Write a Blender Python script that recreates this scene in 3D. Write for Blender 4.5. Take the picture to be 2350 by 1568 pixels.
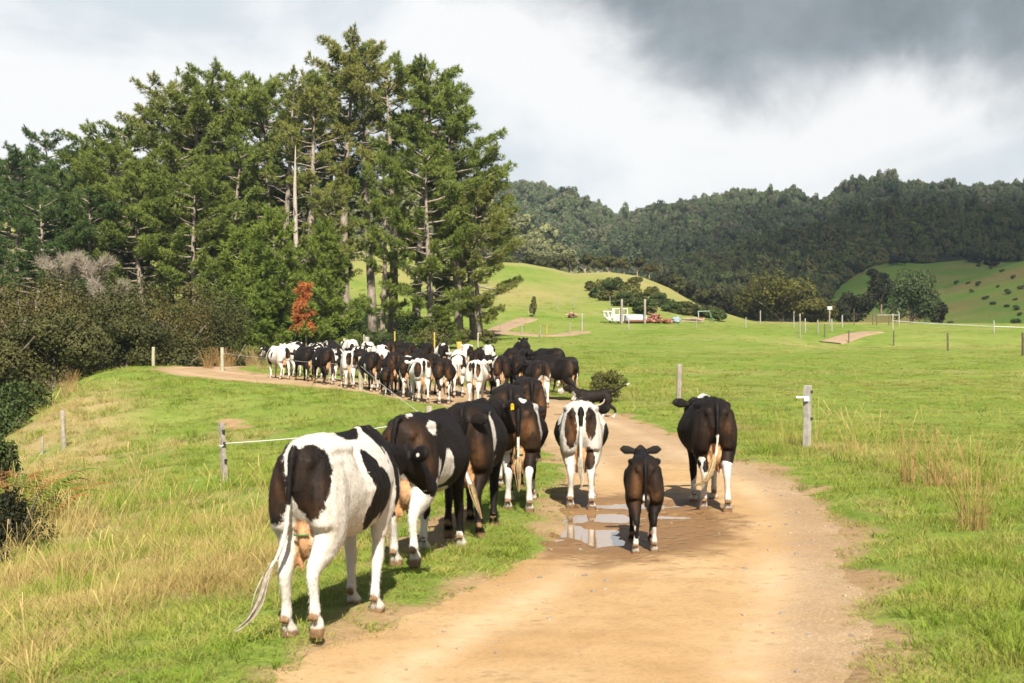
import bpy, bmesh, math, random
import numpy as np
from mathutils import Vector, Matrix

for o in list(bpy.data.objects):
    bpy.data.objects.remove(o)
SC = bpy.context.scene
COL = SC.collection
R = math.radians

# ---------------------------------------------------------------- camera
FPX, CXP, HYP, CAMZ = 3264.0, 1175.0, 790.0, 2.0      # 50 mm lens on a 2350 px wide reading of the photo
cam = bpy.data.cameras.new('camera')
cam.lens = 50; cam.sensor_width = 36
cam.clip_start = 0.1; cam.clip_end = 6000
cam.dof.use_dof = True; cam.dof.focus_distance = 24; cam.dof.aperture_fstop = 4.5
camo = bpy.data.objects.new('camera', cam); COL.objects.link(camo)
camo.location = (0, 0, CAMZ)
camo.rotation_euler = (math.pi / 2 + math.atan(6 / FPX), 0, 0)
SC.camera = camo

# ---------------------------------------------------------------- light and sky
SUN_EL, SUN_AZ = R(43), R(6)          # sun behind the photographer, a little to the right
sun_to = Vector((math.sin(SUN_AZ) * math.cos(SUN_EL), -math.cos(SUN_AZ) * math.cos(SUN_EL), math.sin(SUN_EL)))
sl = bpy.data.lights.new('sun', 'SUN'); sl.energy = 5.0; sl.angle = R(0.53); sl.color = (1.0, 0.93, 0.82)
so = bpy.data.objects.new('sun', sl); COL.objects.link(so)
so.rotation_euler = (-sun_to).to_track_quat('-Z', 'Y').to_euler()
so.location = (0, -20, 40)

SC.view_settings.view_transform = 'Standard'
SC.view_settings.look = 'None'
SC.view_settings.exposure = 1.58
SC.view_settings.gamma = 1.0
SC.view_settings.use_curve_mapping = False
SC.render.engine = 'CYCLES'
SC.cycles.use_denoising = True
try: SC.cycles.denoiser = 'OPENIMAGEDENOISE'
except Exception: pass
SC.cycles.max_bounces = 5
SC.cycles.diffuse_bounces = 2
SC.cycles.glossy_bounces = 2
SC.cycles.transmission_bounces = 3
SC.cycles.transparent_max_bounces = 6
SC.cycles.volume_bounces = 0
SC.cycles.caustics_reflective = False
SC.cycles.caustics_refractive = False
SC.cycles.sample_clamp_indirect = 4

def node(nt, typ, ins=None, **props):
    n = nt.nodes.new('ShaderNode' + typ)
    for k, v in props.items(): setattr(n, k, v)
    for k, v in (ins or {}).items():
        s = n.inputs[k]
        if isinstance(v, bpy.types.NodeSocket): nt.links.new(v, s)
        else: s.default_value = v
    return n

def math_(nt, op, a, b=0.0, c=0.0, clamp=False):
    return node(nt, 'Math', {0: a, 1: b, 2: c}, operation=op, use_clamp=clamp).outputs[0]

def maprange(nt, v, a, b, c=0.0, d=1.0, smooth=False):
    return node(nt, 'MapRange', {0: v, 1: a, 2: b, 3: c, 4: d},
                interpolation_type='SMOOTHSTEP' if smooth else 'LINEAR').outputs[0]

def mixc(nt, f, a, b, blend='MIX'):
    n = node(nt, 'Mix', None, data_type='RGBA', blend_type=blend)
    for i, v in ((0, f), (6, a), (7, b)):
        s = n.inputs[i]
        if isinstance(v, bpy.types.NodeSocket): nt.links.new(v, s)
        else: s.default_value = v if not isinstance(v, tuple) or len(v) == 4 else (*v, 1)
    return n.outputs[2]

def noise_(nt, vec, scale, detail=4.0, rough=0.55, out=0, dist=0.0, w=None):
    ins = {'Scale': scale, 'Detail': detail, 'Roughness': rough, 'Distortion': dist}
    if vec is not None: ins['Vector'] = vec
    return node(nt, 'TexNoise', ins).outputs[out]

world = bpy.data.worlds.new('World'); SC.world = world; world.use_nodes = True
wt = world.node_tree
for n in list(wt.nodes): wt.nodes.remove(n)
sky = node(wt, 'TexSky', None, sky_type='NISHITA', sun_disc=False, sun_elevation=SUN_EL,
           sun_rotation=math.pi - SUN_AZ, air_density=1.0, dust_density=1.0, ozone_density=1.0, altitude=50)
tc = node(wt, 'TexCoord').outputs['Generated']
sep = node(wt, 'SeparateXYZ', {0: tc})
sx, sy, sz = sep.outputs
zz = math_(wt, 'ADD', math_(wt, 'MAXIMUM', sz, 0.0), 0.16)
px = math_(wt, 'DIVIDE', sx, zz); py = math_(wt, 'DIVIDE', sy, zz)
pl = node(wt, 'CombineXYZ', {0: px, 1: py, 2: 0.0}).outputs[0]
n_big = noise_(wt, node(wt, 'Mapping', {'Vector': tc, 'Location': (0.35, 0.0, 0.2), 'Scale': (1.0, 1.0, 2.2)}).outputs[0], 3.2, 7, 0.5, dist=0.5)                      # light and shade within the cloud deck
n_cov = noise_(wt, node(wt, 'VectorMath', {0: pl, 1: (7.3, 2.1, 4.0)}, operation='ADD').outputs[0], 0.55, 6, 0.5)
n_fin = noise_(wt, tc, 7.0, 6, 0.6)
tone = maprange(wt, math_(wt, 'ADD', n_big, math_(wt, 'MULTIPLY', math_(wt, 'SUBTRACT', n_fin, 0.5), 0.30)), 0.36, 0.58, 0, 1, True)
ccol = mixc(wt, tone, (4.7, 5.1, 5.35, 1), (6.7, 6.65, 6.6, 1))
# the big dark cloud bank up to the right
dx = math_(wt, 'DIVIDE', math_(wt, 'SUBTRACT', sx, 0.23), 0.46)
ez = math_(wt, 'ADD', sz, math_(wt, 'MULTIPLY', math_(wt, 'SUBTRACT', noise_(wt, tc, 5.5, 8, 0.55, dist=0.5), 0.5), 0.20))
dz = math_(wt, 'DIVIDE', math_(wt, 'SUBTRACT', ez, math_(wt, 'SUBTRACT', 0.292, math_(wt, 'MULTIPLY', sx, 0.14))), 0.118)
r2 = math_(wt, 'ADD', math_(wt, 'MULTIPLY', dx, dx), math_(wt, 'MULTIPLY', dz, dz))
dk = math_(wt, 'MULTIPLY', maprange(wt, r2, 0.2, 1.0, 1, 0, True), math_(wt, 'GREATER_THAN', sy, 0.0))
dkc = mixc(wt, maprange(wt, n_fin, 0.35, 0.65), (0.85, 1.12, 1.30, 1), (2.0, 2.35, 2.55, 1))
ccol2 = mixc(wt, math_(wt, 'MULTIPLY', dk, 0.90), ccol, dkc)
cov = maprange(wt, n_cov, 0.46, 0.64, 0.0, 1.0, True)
hz = maprange(wt, sz, 0.24, 0.60, 1.0, 0.0, True)  # cloud thinned overhead, out of view, to weaken the fill light
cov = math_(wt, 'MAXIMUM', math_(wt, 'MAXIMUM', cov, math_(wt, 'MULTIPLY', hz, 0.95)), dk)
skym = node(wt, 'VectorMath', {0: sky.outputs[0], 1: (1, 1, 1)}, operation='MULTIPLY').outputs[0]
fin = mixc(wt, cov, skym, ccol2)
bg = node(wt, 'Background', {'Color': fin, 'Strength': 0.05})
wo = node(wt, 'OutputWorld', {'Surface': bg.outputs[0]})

# ---------------------------------------------------------------- helpers
def hash3(ix, iy, iz, seed):
    M = 0xFFFFFFFF
    n = (ix.astype(np.int64) * 374761393 + iy.astype(np.int64) * 668265263 + iz.astype(np.int64) * 2147483629 + seed * 144665) & M
    n = ((n ^ (n >> 13)) * 1274126177) & M
    n = ((n ^ (n >> 15)) * 739982445) & M
    return ((n ^ (n >> 16)) & 0xFFFF) / 65535.0

def vnoise(x, y, z=None, seed=0):
    x = np.asarray(x, float); y = np.asarray(y, float)
    z = np.zeros_like(x) if z is None else np.asarray(z, float)
    ix, iy, iz = np.floor(x), np.floor(y), np.floor(z)
    fx, fy, fz = x - ix, y - iy, z - iz
    fx = fx * fx * (3 - 2 * fx); fy = fy * fy * (3 - 2 * fy); fz = fz * fz * (3 - 2 * fz)
    r = 0
    for a in (0, 1):
        for b in (0, 1):
            for c in (0, 1):
                w = (fx if a else 1 - fx) * (fy if b else 1 - fy) * (fz if c else 1 - fz)
                r = r + w * hash3(ix + a, iy + b, iz + c, seed)
    return r

def fbm(x, y, z=None, seed=0, oct=4):
    s, a, t = 0.0, 1.0, 0.0
    f = 1.0
    for i in range(oct):
        s = s + a * (vnoise(np.asarray(x) * f, np.asarray(y) * f, None if z is None else np.asarray(z) * f, seed + i * 17) - 0.5)
        t += a; a *= 0.5; f *= 2.03
    return s / t * 2

def sstep(a, b, v):
    t = np.clip((np.asarray(v, float) - a) / (b - a), 0, 1)
    return t * t * (3 - 2 * t)

def mesh_from(name, V, F, mat=None, smooth=False):
    """V (n,3), F (m,k) equal-size faces"""
    V = np.ascontiguousarray(V, np.float32); F = np.ascontiguousarray(F, np.int32)
    me = bpy.data.meshes.new(name)
    k = F.shape[1]
    me.vertices.add(len(V)); me.vertices.foreach_set('co', V.ravel())
    me.loops.add(F.size); me.loops.foreach_set('vertex_index', F.ravel())
    me.polygons.add(len(F))
    me.polygons.foreach_set('loop_start', np.arange(0, F.size, k, dtype=np.int32))
    me.polygons.foreach_set('loop_total', np.full(len(F), k, np.int32))
    if smooth: me.polygons.foreach_set('use_smooth', np.ones(len(F), bool))
    me.update(calc_edges=True)
    if mat: me.materials.append(mat)
    return me

def add_attr(me, name, arr, typ='FLOAT', domain='POINT'):
    a = me.attributes.new(name, typ, domain)
    arr = np.ascontiguousarray(arr, np.float32)
    if typ == 'FLOAT': a.data.foreach_set('value', arr.ravel())
    elif typ == 'FLOAT_VECTOR': a.data.foreach_set('vector', arr.ravel())
    elif typ == 'FLOAT_COLOR': a.data.foreach_set('color', arr.ravel())

def link(name, me, parent=None, loc=None, rz=None):
    o = bpy.data.objects.new(name, me); COL.objects.link(o)
    if parent is not None: o.parent = parent
    if loc is not None: o.location = loc
    if rz is not None: o.rotation_euler = (0, 0, rz)
    return o

def tag(o, label=None, cat=None, group=None, kind=None):
    if label: o['label'] = label
    if cat: o['category'] = cat
    if group: o['group'] = group
    if kind: o['kind'] = kind
    return o

def thing(name, label, cat, loc, rz=0.0, group=None):
    o = bpy.data.objects.new(name, None); COL.objects.link(o)
    o.empty_display_size = 0.3
    o.location = loc; o.rotation_euler = (0, 0, rz)
    return tag(o, label, cat, group)

class MB:
    """collects boxes, tubes and grids into one mesh"""
    def __init__(s): s.v = []; s.f = []; s.n = 0
    def add(s, V, F):
        for f in F: s.f.append([i + s.n for i in f])
        s.v.extend([tuple(p) for p in V]); s.n += len(V)
    def tube(s, path, radii, n=8, hint=None, cap=True):
        P = [Vector(p) for p in path]
        V = []; A = None
        for i, p in enumerate(P):
            t = (P[min(i + 1, len(P) - 1)] - P[max(i - 1, 0)])
            t = t.normalized() if t.length > 1e-9 else Vector((0, 0, 1))
            if A is None:
                h = Vector(hint) if hint else (Vector((1, 0, 0)) if abs(t.x) < 0.9 else Vector((0, 1, 0)))
                A = (h - h.dot(t) * t).normalized()
            else:
                A = (A - A.dot(t) * t).normalized()
            B = t.cross(A)
            rr = radii[i] if not np.isscalar(radii) else radii
            ra, rb = (rr, rr) if np.isscalar(rr) else rr
            for k in range(n):
                an = 2 * math.pi * k / n
                V.append(p + A * (ra * math.cos(an)) + B * (rb * math.sin(an)))
        F = []
        m = len(P)
        for i in range(m - 1):
            for k in range(n):
                a, b = i * n + k, i * n + (k + 1) % n
                F.append([a, b, b + n, a + n])
        if cap:
            F.append(list(range(n - 1, -1, -1))); F.append(list(range((m - 1) * n, m * n)))
        s.add(V, F)
        return s
    def box(s, c, d, rot=None):
        hx, hy, hz = d[0] / 2, d[1] / 2, d[2] / 2
        V = [Vector((x * hx, y * hy, z * hz)) for x in (-1, 1) for y in (-1, 1) for z in (-1, 1)]
        if rot is not None: V = [rot @ v for v in V]
        V = [v + Vector(c) for v in V]
        s.add(V, [[0, 1, 3, 2], [4, 6, 7, 5], [0, 4, 5, 1], [2, 3, 7, 6], [0, 2, 6, 4], [1, 5, 7, 3]])
        return s
    def ell(s, c, r, nu=14, nv=10):
        V = [(c[0], c[1], c[2] - r[2])]
        for j in range(1, nv):
            ph = -math.pi / 2 + math.pi * j / nv
            for i in range(nu):
                th = 2 * math.pi * i / nu
                V.append((c[0] + r[0] * math.cos(ph) * math.cos(th), c[1] + r[1] * math.cos(ph) * math.sin(th), c[2] + r[2] * math.sin(ph)))
        V.append((c[0], c[1], c[2] + r[2]))
        F = [[0, 1 + (i + 1) % nu, 1 + i] for i in range(nu)]
        for j in range(nv - 2):
            for i in range(nu):
                a = 1 + j * nu + i; b = 1 + j * nu + (i + 1) % nu
                F.append([a, b, b + nu, a + nu])
        t = len(V) - 1; o = 1 + (nv - 2) * nu
        F += [[t, o + i, o + (i + 1) % nu] for i in range(nu)]
        s.add(V, F)
        return s
    def mesh(s, name, mat=None, smooth=False):
        me = bpy.data.meshes.new(name)
        me.from_pydata(s.v, [], s.f)
        if smooth: me.polygons.foreach_set('use_smooth', np.ones(len(me.polygons), bool))
        if mat: me.materials.append(mat)
        me.update()
        return me
    def build(s, name, mat=None, parent=None, smooth=False, loc=None):
        return link(name, s.mesh(name, mat, smooth), parent, loc)

def new_mat(name, rough=0.8, spec=0.2):
    m = bpy.data.materials.new(name); m.use_nodes = True
    b = m.node_tree.nodes['Principled BSDF']
    b.inputs['Roughness'].default_value = rough
    b.inputs['Specular IOR Level'].default_value = spec
    return m, m.node_tree, b

def simple_mat(name, col, rough=0.7, spec=0.3, var=0.25, scale=6.0, bump=0.0, bscale=30.0, col2=None, metallic=0.0):
    m, nt, b = new_mat(name, rough, spec)
    tco = node(nt, 'TexCoord').outputs['Object']
    nz = noise_(nt, tco, scale, 5, 0.6)
    c2 = col2 or tuple(c * (1 - var) for c in col)
    nt.links.new(mixc(nt, maprange(nt, nz, 0.35, 0.65), c2, col), b.inputs['Base Color'])
    b.inputs['Metallic'].default_value = metallic
    if bump:
        bp = node(nt, 'Bump', {'Height': noise_(nt, tco, bscale, 4, 0.6), 'Strength': bump, 'Distance': 0.02})
        nt.links.new(bp.outputs[0], b.inputs['Normal'])
    return m

RNG = np.random.default_rng(11)
random.seed(5)
# ================================================================ terrain
TRK = np.array([(0.0, -10, 1.75), (0.05, 3, 1.75), (0.1, 7, 1.85), (0.25, 8.4, 1.85), (0.7, 10, 1.75), (1.4, 12, 1.6), (1.75, 14.2, 1.6),
                (2.15, 17, 1.65), (2.42, 20.4, 1.7), (2.3, 25, 1.65), (1.9, 31, 1.65), (1.1, 37, 1.8), (-0.4, 43, 2.2),
                (-3.0, 49, 2.4), (-6.5, 53.5, 2.2), (-10, 57.5, 1.9), (-13.2, 62, 1.7), (-15.2, 67, 1.7), (-14.6, 72, 1.6), (-12, 76.5, 1.6), (-6, 80, 1.5)])
def resample(P, step):
    d = np.r_[0, np.cumsum(np.hypot(np.diff(P[:, 0]), np.diff(P[:, 1])))]
    n = int(d[-1] / step) + 1
    t = np.linspace(0, d[-1], n)
    Q = np.stack([np.interp(t, d, P[:, k]) for k in range(P.shape[1])], 1)
    for _ in range(3):
        k = max(1, int(1.2 / step))
        ker = np.ones(2 * k + 1) / (2 * k + 1)
        Qp = np.pad(Q, ((k, k), (0, 0)), mode='edge')
        Q2 = np.stack([np.convolve(Qp[:, c], ker, 'valid') for c in range(Q.shape[1])], 1)
        Q2[0], Q2[-1] = Q[0], Q[-1]
        Q = Q2
    return Q
TRK[:, 2] -= 0.14
TC = resample(TRK, 0.4)

def poly_dist(x, y, C):
    """signed distance outside the strip edge (negative inside); also side (+ left)"""
    x = np.asarray(x, float); y = np.asarray(y, float)
    best = np.full(x.shape, 1e9); hw = np.zeros(x.shape)
    for i in range(len(C) - 1):
        ax, ay, aw = C[i]; bx, by, bw = C[i + 1]
        dx, dy = bx - ax, by - ay
        L = dx * dx + dy * dy + 1e-12
        t = np.clip(((x - ax) * dx + (y - ay) * dy) / L, 0, 1)
        d = np.hypot(x - ax - t * dx, y - ay - t * dy)
        m = d < best
        best = np.where(m, d, best); hw = np.where(m, aw + t * (bw - aw), hw)
    return best - hw
def track_sd(x, y): return poly_dist(x, y, TC[::3])

FIELD = np.array([(-50, 0), (30, 0), (43, .25), (57, .6), (75, 1.0), (100, 1.6), (130, 2.9), (160, 4.0), (180, 4.4), (230, 4.7), (300, 4.8), (4000, 4.8)])
EDGE = np.array([(-10, -3.6), (5, -4.0), (10, -4.6), (18, -7.2), (28, -10), (38, -12.8), (45, -14.4), (58, -17), (66, -19), (75, -20.5), (90, -23), (110, -34), (140, -60), (200, -90)])
LEFT = np.array([(-10, -1.7), (8.4, -1.45), (10, -.85), (14.2, .15), (20, .7), (31, .25), (37, -.7), (43, -2.6), (49, -5.4), (53.5, -8.7), (58, -12), (66, -17), (75, -18), (300, -18)])
HILL_X = np.array([-90, -40, -17, -3, 1.8, 6, 10, 16, 21, 26, 31, 40, 60, 140])     # at y=235
HILL_Z = np.array([24, 20, 17, 15.6, 15.4, 14.6, 13.6, 14.0, 13.6, 11.6, 8.6, 5.6, 5.0, 5.0])
def interp_s(v, P): 
    return np.interp(v, P[:, 0], P[:, 1])
def base_h(x, y):
    x = np.asarray(x, float); y = np.asarray(y, float)
    h = interp_s(y, FIELD)
    s = interp_s(y, LEFT) - x - 0.5
    k = 0.135 * (1 - 0.92 * sstep(38, 56, y))
    sp = np.maximum(s, 0)
    h = h - k * (np.sqrt(sp * sp + 0.25) - 0.5)
    e = interp_s(y, EDGE) - x
    ep = np.maximum(e + 1.2, 0)
    h = h - np.minimum(0.55 * (np.sqrt(ep * ep + 4) - 2), 7.0) * (1 - sstep(95, 135, y))
    # back of the bend falls away to the gully behind
    h = h - 4.0 * sstep(-9, -20, x + 0.0 * y) * sstep(70, 82, y) * (1 - sstep(92, 125, y))
    # hill pasture behind the pines
    xs = x * 235.0 / np.maximum(y, 120)
    hz = np.interp(xs, HILL_X, HILL_Z) - 5.0
    h = h + hz * sstep(118, 238, y) ** 1.15 * (1 - 0.8 * sstep(242, 300, y))
    h = h + 0.9 * sstep(-4, -26, x) * sstep(96, 120, y)
    # drain across the far right paddock
    h = h - 1.0 * np.exp(-((y - 118 - 0.16 * (x - 26)) / 9.0) ** 2) * sstep(17, 27, x)
    # unevenness
    amp = 0.10 + 0.05 * sstep(30, 90, y)
    out = sstep(0.2, 2.5, s)
    h = h + amp * fbm(x / 5.0, y / 5.0, seed=3, oct=3) * (0.35 + 0.9 * out) + 0.5 * sstep(90, 200, y) * fbm(x / 22.0, y / 22.0, seed=8, oct=3)
    h = h + 0.20 * out * fbm(x / 2.0, y / 2.0, seed=21, oct=3)
    # small verge lip and the grassy tongue
    return h

# puddle basins  (x, y, rx, ry, depth)
PUD = [(0.72, 15.0, 0.46, 1.05, 0.055), (0.98, 16.5, 0.75, 0.55, 0.052), (1.95, 16.55, 0.75, 0.34, 0.060), (1.6, 17.8, 0.9, 0.35, 0.036)]
PUDZ = -0.030
def pud_f(x, y):
    v = np.zeros(np.shape(x))
    for cx, cy, rx, ry, d in PUD:
        q = ((x - cx) / rx) ** 2 + ((y - cy) / ry) ** 2 + 1.1 * fbm(x / 0.22, y / 0.45, seed=77, oct=4)
        v = np.maximum(v, d * np.clip(1.25 - q, 0, 1.25))
    return v
def track_h(x, y, sd=None):
    sd = track_sd(x, y) if sd is None else sd
    h = base_h(x, y)
    c = np.clip(-sd, 0, 1.6)
    crown = 0.012 * np.sin(np.clip(c / 1.6, 0, 1) * 1.57)
    ruts = -0.018 * np.exp(-((c - 0.75) / 0.28) ** 2)
    micro = 0.016 * fbm(x / 0.9, y / 0.9, seed=31, oct=4) + 0.006 * fbm(x / 0.16, y / 0.16, seed=33, oct=2)
    flat = sstep(0.0, 0.02, pud_f(x, y))
    flat2 = np.clip(pud_f(x, y) / 0.03, 0, 1)
    hh = (h * (1 - flat2)) + crown + ruts + micro * 1.2 - pud_f(x, y) + flat * 0.030 * fbm(x / 0.14, y / 0.26, seed=37, oct=3)
    return hh
def edge_wob(x, y):
    return 0.13 * fbm(x / 0.35, y / 0.35, seed=41, oct=4) + 0.22 * fbm(x / 2.6, y / 2.6, seed=43, oct=2)
def ground_h(x, y, sd=None):
    sd = track_sd(x, y) if sd is None else sd
    q = sd + edge_wob(x, y)
    return base_h(x, y) + 0.035 * sstep(0.0, 0.35, q) - 0.16 * sstep(0.02, -0.30, q)
def surf_h(x, y):
    """whatever is on top there: track inside its edge, grass outside"""
    x1 = np.atleast_1d(np.asarray(x, float)); y1 = np.atleast_1d(np.asarray(y, float))
    sd = track_sd(x1, y1)
    r = np.maximum(ground_h(x1, y1, sd), np.where(sd < 0.3, track_h(x1, y1, sd) - 0.05 * sstep(0.05, 0.4, sd + edge_wob(x1, y1)), -99))
    return r if np.ndim(x) else float(r[0])
def at_px(X, Y, y0=6.0, y1=330.0):
    """ground point seen at photo reading (X, Y)"""
    d = np.exp(np.linspace(math.log(y0), math.log(y1), 1500))
    x = (X - CXP) / FPX * d
    zr = CAMZ - (Y - HYP) / FPX * d
    below = zr <= base_h(x, d)
    i = int(np.argmax(below)) if below.any() else len(d) - 1
    return Vector((x[i], d[i], surf_h(x[i], d[i])))
def at_d(X, d):
    x = (X - CXP) / FPX * d
    return Vector((x, d, surf_h(x, d)))

# ---------------------------------------------------------------- dryness / bare soil maps (shared by ground colour and grass)
def ell_mask(x, y, cx, cy, rx, ry, rot=0.0, soft=0.5):
    c, s = math.cos(rot), math.sin(rot)
    u = ((x - cx) * c + (y - cy) * s) / rx; v = (-(x - cx) * s + (y - cy) * c) / ry
    return 1 - sstep(1 - soft, 1 + soft, np.sqrt(u * u + v * v))
def maps(x, y, sd=None):
    sd = track_sd(x, y) if sd is None else sd
    s = interp_s(y, LEFT) - x
    e = x - interp_s(y, EDGE)
    n1 = fbm(x / 2.2, y / 2.2, seed=51, oct=4); n2 = fbm(x / 0.8, y / 0.8, seed=57, oct=3); n3 = fbm(x / 9, y / 9, seed=53, oct=3)
    # rank dry grass on the near left bank
    bank = sstep(1.2, 2.4, s) * (1 - sstep(24, 35, y))
    greenband = np.exp(-((s - 4.0 - 0.22 * np.maximum(y - 22, 0)) / 2.6) ** 2) * sstep(20, 26, y) 
    dry = bank * np.clip(0.50 + 1.25 * n1 + 0.6 * n3 + 0.55 * n2 - 1.2 * greenband - 0.45 * (1 - sstep(9.5, 12.5, y)), 0.05, 1)
    edge = sstep(4.5, 0.5, e) * sstep(-2, 4, s) * (1 - sstep(46, 58, y))
    dry = np.maximum(dry, edge * np.clip(0.75 + 0.8 * n1, 0, 1))
    strip = ell_mask(x, y, -9.5, 38, 4.0, 2.4, 0.5, 0.6) * np.clip(0.35 + 1.0 * n1, 0, 0.9)
    dry = np.maximum(dry, strip)
    # right fence line verge
    fx = np.interp(y, [8, 20, 27, 36, 46], [5.9, 6.1, 5.6, 4.6, 3.4])
    rv = np.exp(-((x - fx - 0.2) / 0.9) ** 2) * sstep(15, 22, y) * (1 - sstep(44, 50, y))
    dry = np.maximum(dry, rv * np.clip(0.45 + 1.0 * n1, 0, 0.85))
    # yellowed sward
    field = sstep(0.5, 3, x - np.interp(y, [0, 20, 45, 60, 100], [3, 5, 3.5, 0, -20])) + sstep(38, 50, y) * (sd > 0)
    streak = fbm(x / 16, y / 4.5, seed=61, oct=4)
    dry = np.maximum(dry, np.clip(field, 0, 1) * np.clip(0.10 + 0.42 * streak + 0.25 * n2, 0, 0.55))
    hill = sstep(135, 175, y)
    dry = np.maximum(dry, hill * np.clip(0.34 + 0.55 * fbm(x / 18, y / 12, seed=63, oct=4), 0, 0.85))
    dr = sstep(18, 24, x) * np.exp(-((y - 110 - 0.16 * (x - 26)) / 9.0) ** 2)
    dry = np.maximum(dry, dr * np.clip(0.65 + 0.8 * fbm(x / 3, y / 3, seed=66, oct=3), 0, 1))
    # bare soil
    bare = sstep(0.75, -0.05, sd + edge_wob(x, y) + 0.45 * n2 + 0.3 * n1) * 0.75
    ps = np.exp(-((s + 0.1 - 1.15) / 0.5) ** 2) * (1 - sstep(24, 30, y)) * sstep(6, 9, y)       # cow path along the verge
    bare = np.maximum(bare, ps * np.clip(0.25 + 1.1 * n2 + 0.5 * n1, 0, 0.95))
    bare = np.maximum(bare, ell_mask(x, y, -3.75, 10.9, 0.42, 0.6, 0.2, 0.5) * np.clip(0.75 + 0.9 * n2, 0, 1))
    bare = np.maximum(bare, bank * sstep(0.40, 0.62, n2 * 0.7 + n1 * 0.6 - 0.05) * 0.8)
    bare = np.maximum(bare, ell_mask(x, y, -8.0, 41.5, 0.45, 1.5, 0.5, 0.6) * np.clip(0.6 + 2.2 * n2, 0, 1))
    rverge = np.exp(-((sd - 0.7) / 0.55) ** 2) * (x > 2) * sstep(6, 8, y) * (1 - sstep(40, 50, y))
    bare = np.maximum(bare, rverge * np.clip(-0.05 + 0.9 * n1 + 0.5 * n2, 0, 0.8))
    return np.clip(dry, 0, 1), np.clip(bare, 0, 1)

# ---------------------------------------------------------------- ground sheet
NR, NCOL = 500, 340
t = np.linspace(0, 1, NR)
yy = np.r_[-30 + 22 * np.exp(t * math.log(350 / 22.0)), 420, 600, 900, 1500, 2600]
u = np.linspace(-1, 1, NCOL)
u = 0.55 * u + 0.45 * u ** 3
YY, UU = np.meshgrid(yy, u, indexing='ij')
XX = UU * (0.62 * np.maximum(YY, 0) + 16)
sdg = track_sd(XX, YY)
ZZ = ground_h(XX, YY, sdg)
ZZ = np.where(YY > 330, 3.0, ZZ)
dryv, barev = maps(XX, YY, sdg)
nr = len(yy)
idx = np.arange(nr * NCOL).reshape(nr, NCOL)
Fq = np.stack([idx[:-1, :-1], idx[:-1, 1:], idx[1:, 1:], idx[1:, :-1]], -1).reshape(-1, 4)

def grass_ground_mat(name):
    m, nt, b = new_mat(name, 0.95, 0.05)
    geo = node(nt, 'NewGeometry').outputs['Position']
    dry = node(nt, 'Attribute', None, attribute_name='dry').outputs['Fac']
    bare = node(nt, 'Attribute', None, attribute_name='bare').outputs['Fac']
    n_f = noise_(nt, geo, 9.0, 6, 0.65); n_m = noise_(nt, geo, 0.9, 6, 0.6); n_l = noise_(nt, geo, 0.12, 5, 0.55)
    green = mixc(nt, maprange(nt, n_m, 0.35, 0.65), (0.16, 0.25, 0.03, 1), (0.27, 0.36, 0.065, 1))
    green = mixc(nt, maprange(nt, n_l, 0.38, 0.62, 0, 0.6), green, (0.36, 0.38, 0.10, 1))
    green = mixc(nt, maprange(nt, n_f, 0.35, 0.7, 0.0, 0.55), green, (0.07, 0.13, 0.015, 1))
    straw = mixc(nt, maprange(nt, n_f, 0.3, 0.7), (0.33, 0.25, 0.10, 1), (0.50, 0.40, 0.19, 1))
    c = mixc(nt, maprange(nt, math_(nt, 'ADD', dry, math_(nt, 'MULTIPLY', math_(nt, 'SUBTRACT', n_f, 0.5), 0.5)), 0.15, 0.75), green, straw)
    soil = mixc(nt, maprange(nt, n_m, 0.3, 0.7), (0.38, 0.24, 0.12, 1), (0.54, 0.38, 0.21, 1))
    soil = mixc(nt, maprange(nt, n_f, 0.4, 0.75, 0.0, 0.5), soil, (0.24, 0.15, 0.07, 1))
    c = mixc(nt, maprange(nt, math_(nt, 'ADD', bare, math_(nt, 'MULTIPLY', math_(nt, 'SUBTRACT', n_f, 0.5), 0.5)), 0.35, 0.65), c, soil)
    nt.links.new(c, b.inputs['Base Color'])
    bp = node(nt, 'Bump', {'Height': noise_(nt, geo, 14.0, 6, 0.7), 'Strength': 0.6, 'Distance': 0.08})
    nt.links.new(bp.outputs[0], b.inputs['Normal'])
    return m
M_GROUND = grass_ground_mat('pasture_ground')
gme = mesh_from('ground', np.stack([XX, YY, ZZ], -1).reshape(-1, 3), Fq, M_GROUND, True)
add_attr(gme, 'dry', dryv.ravel()); add_attr(gme, 'bare', barev.ravel())
tag(link('ground', gme), kind='structure')

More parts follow.
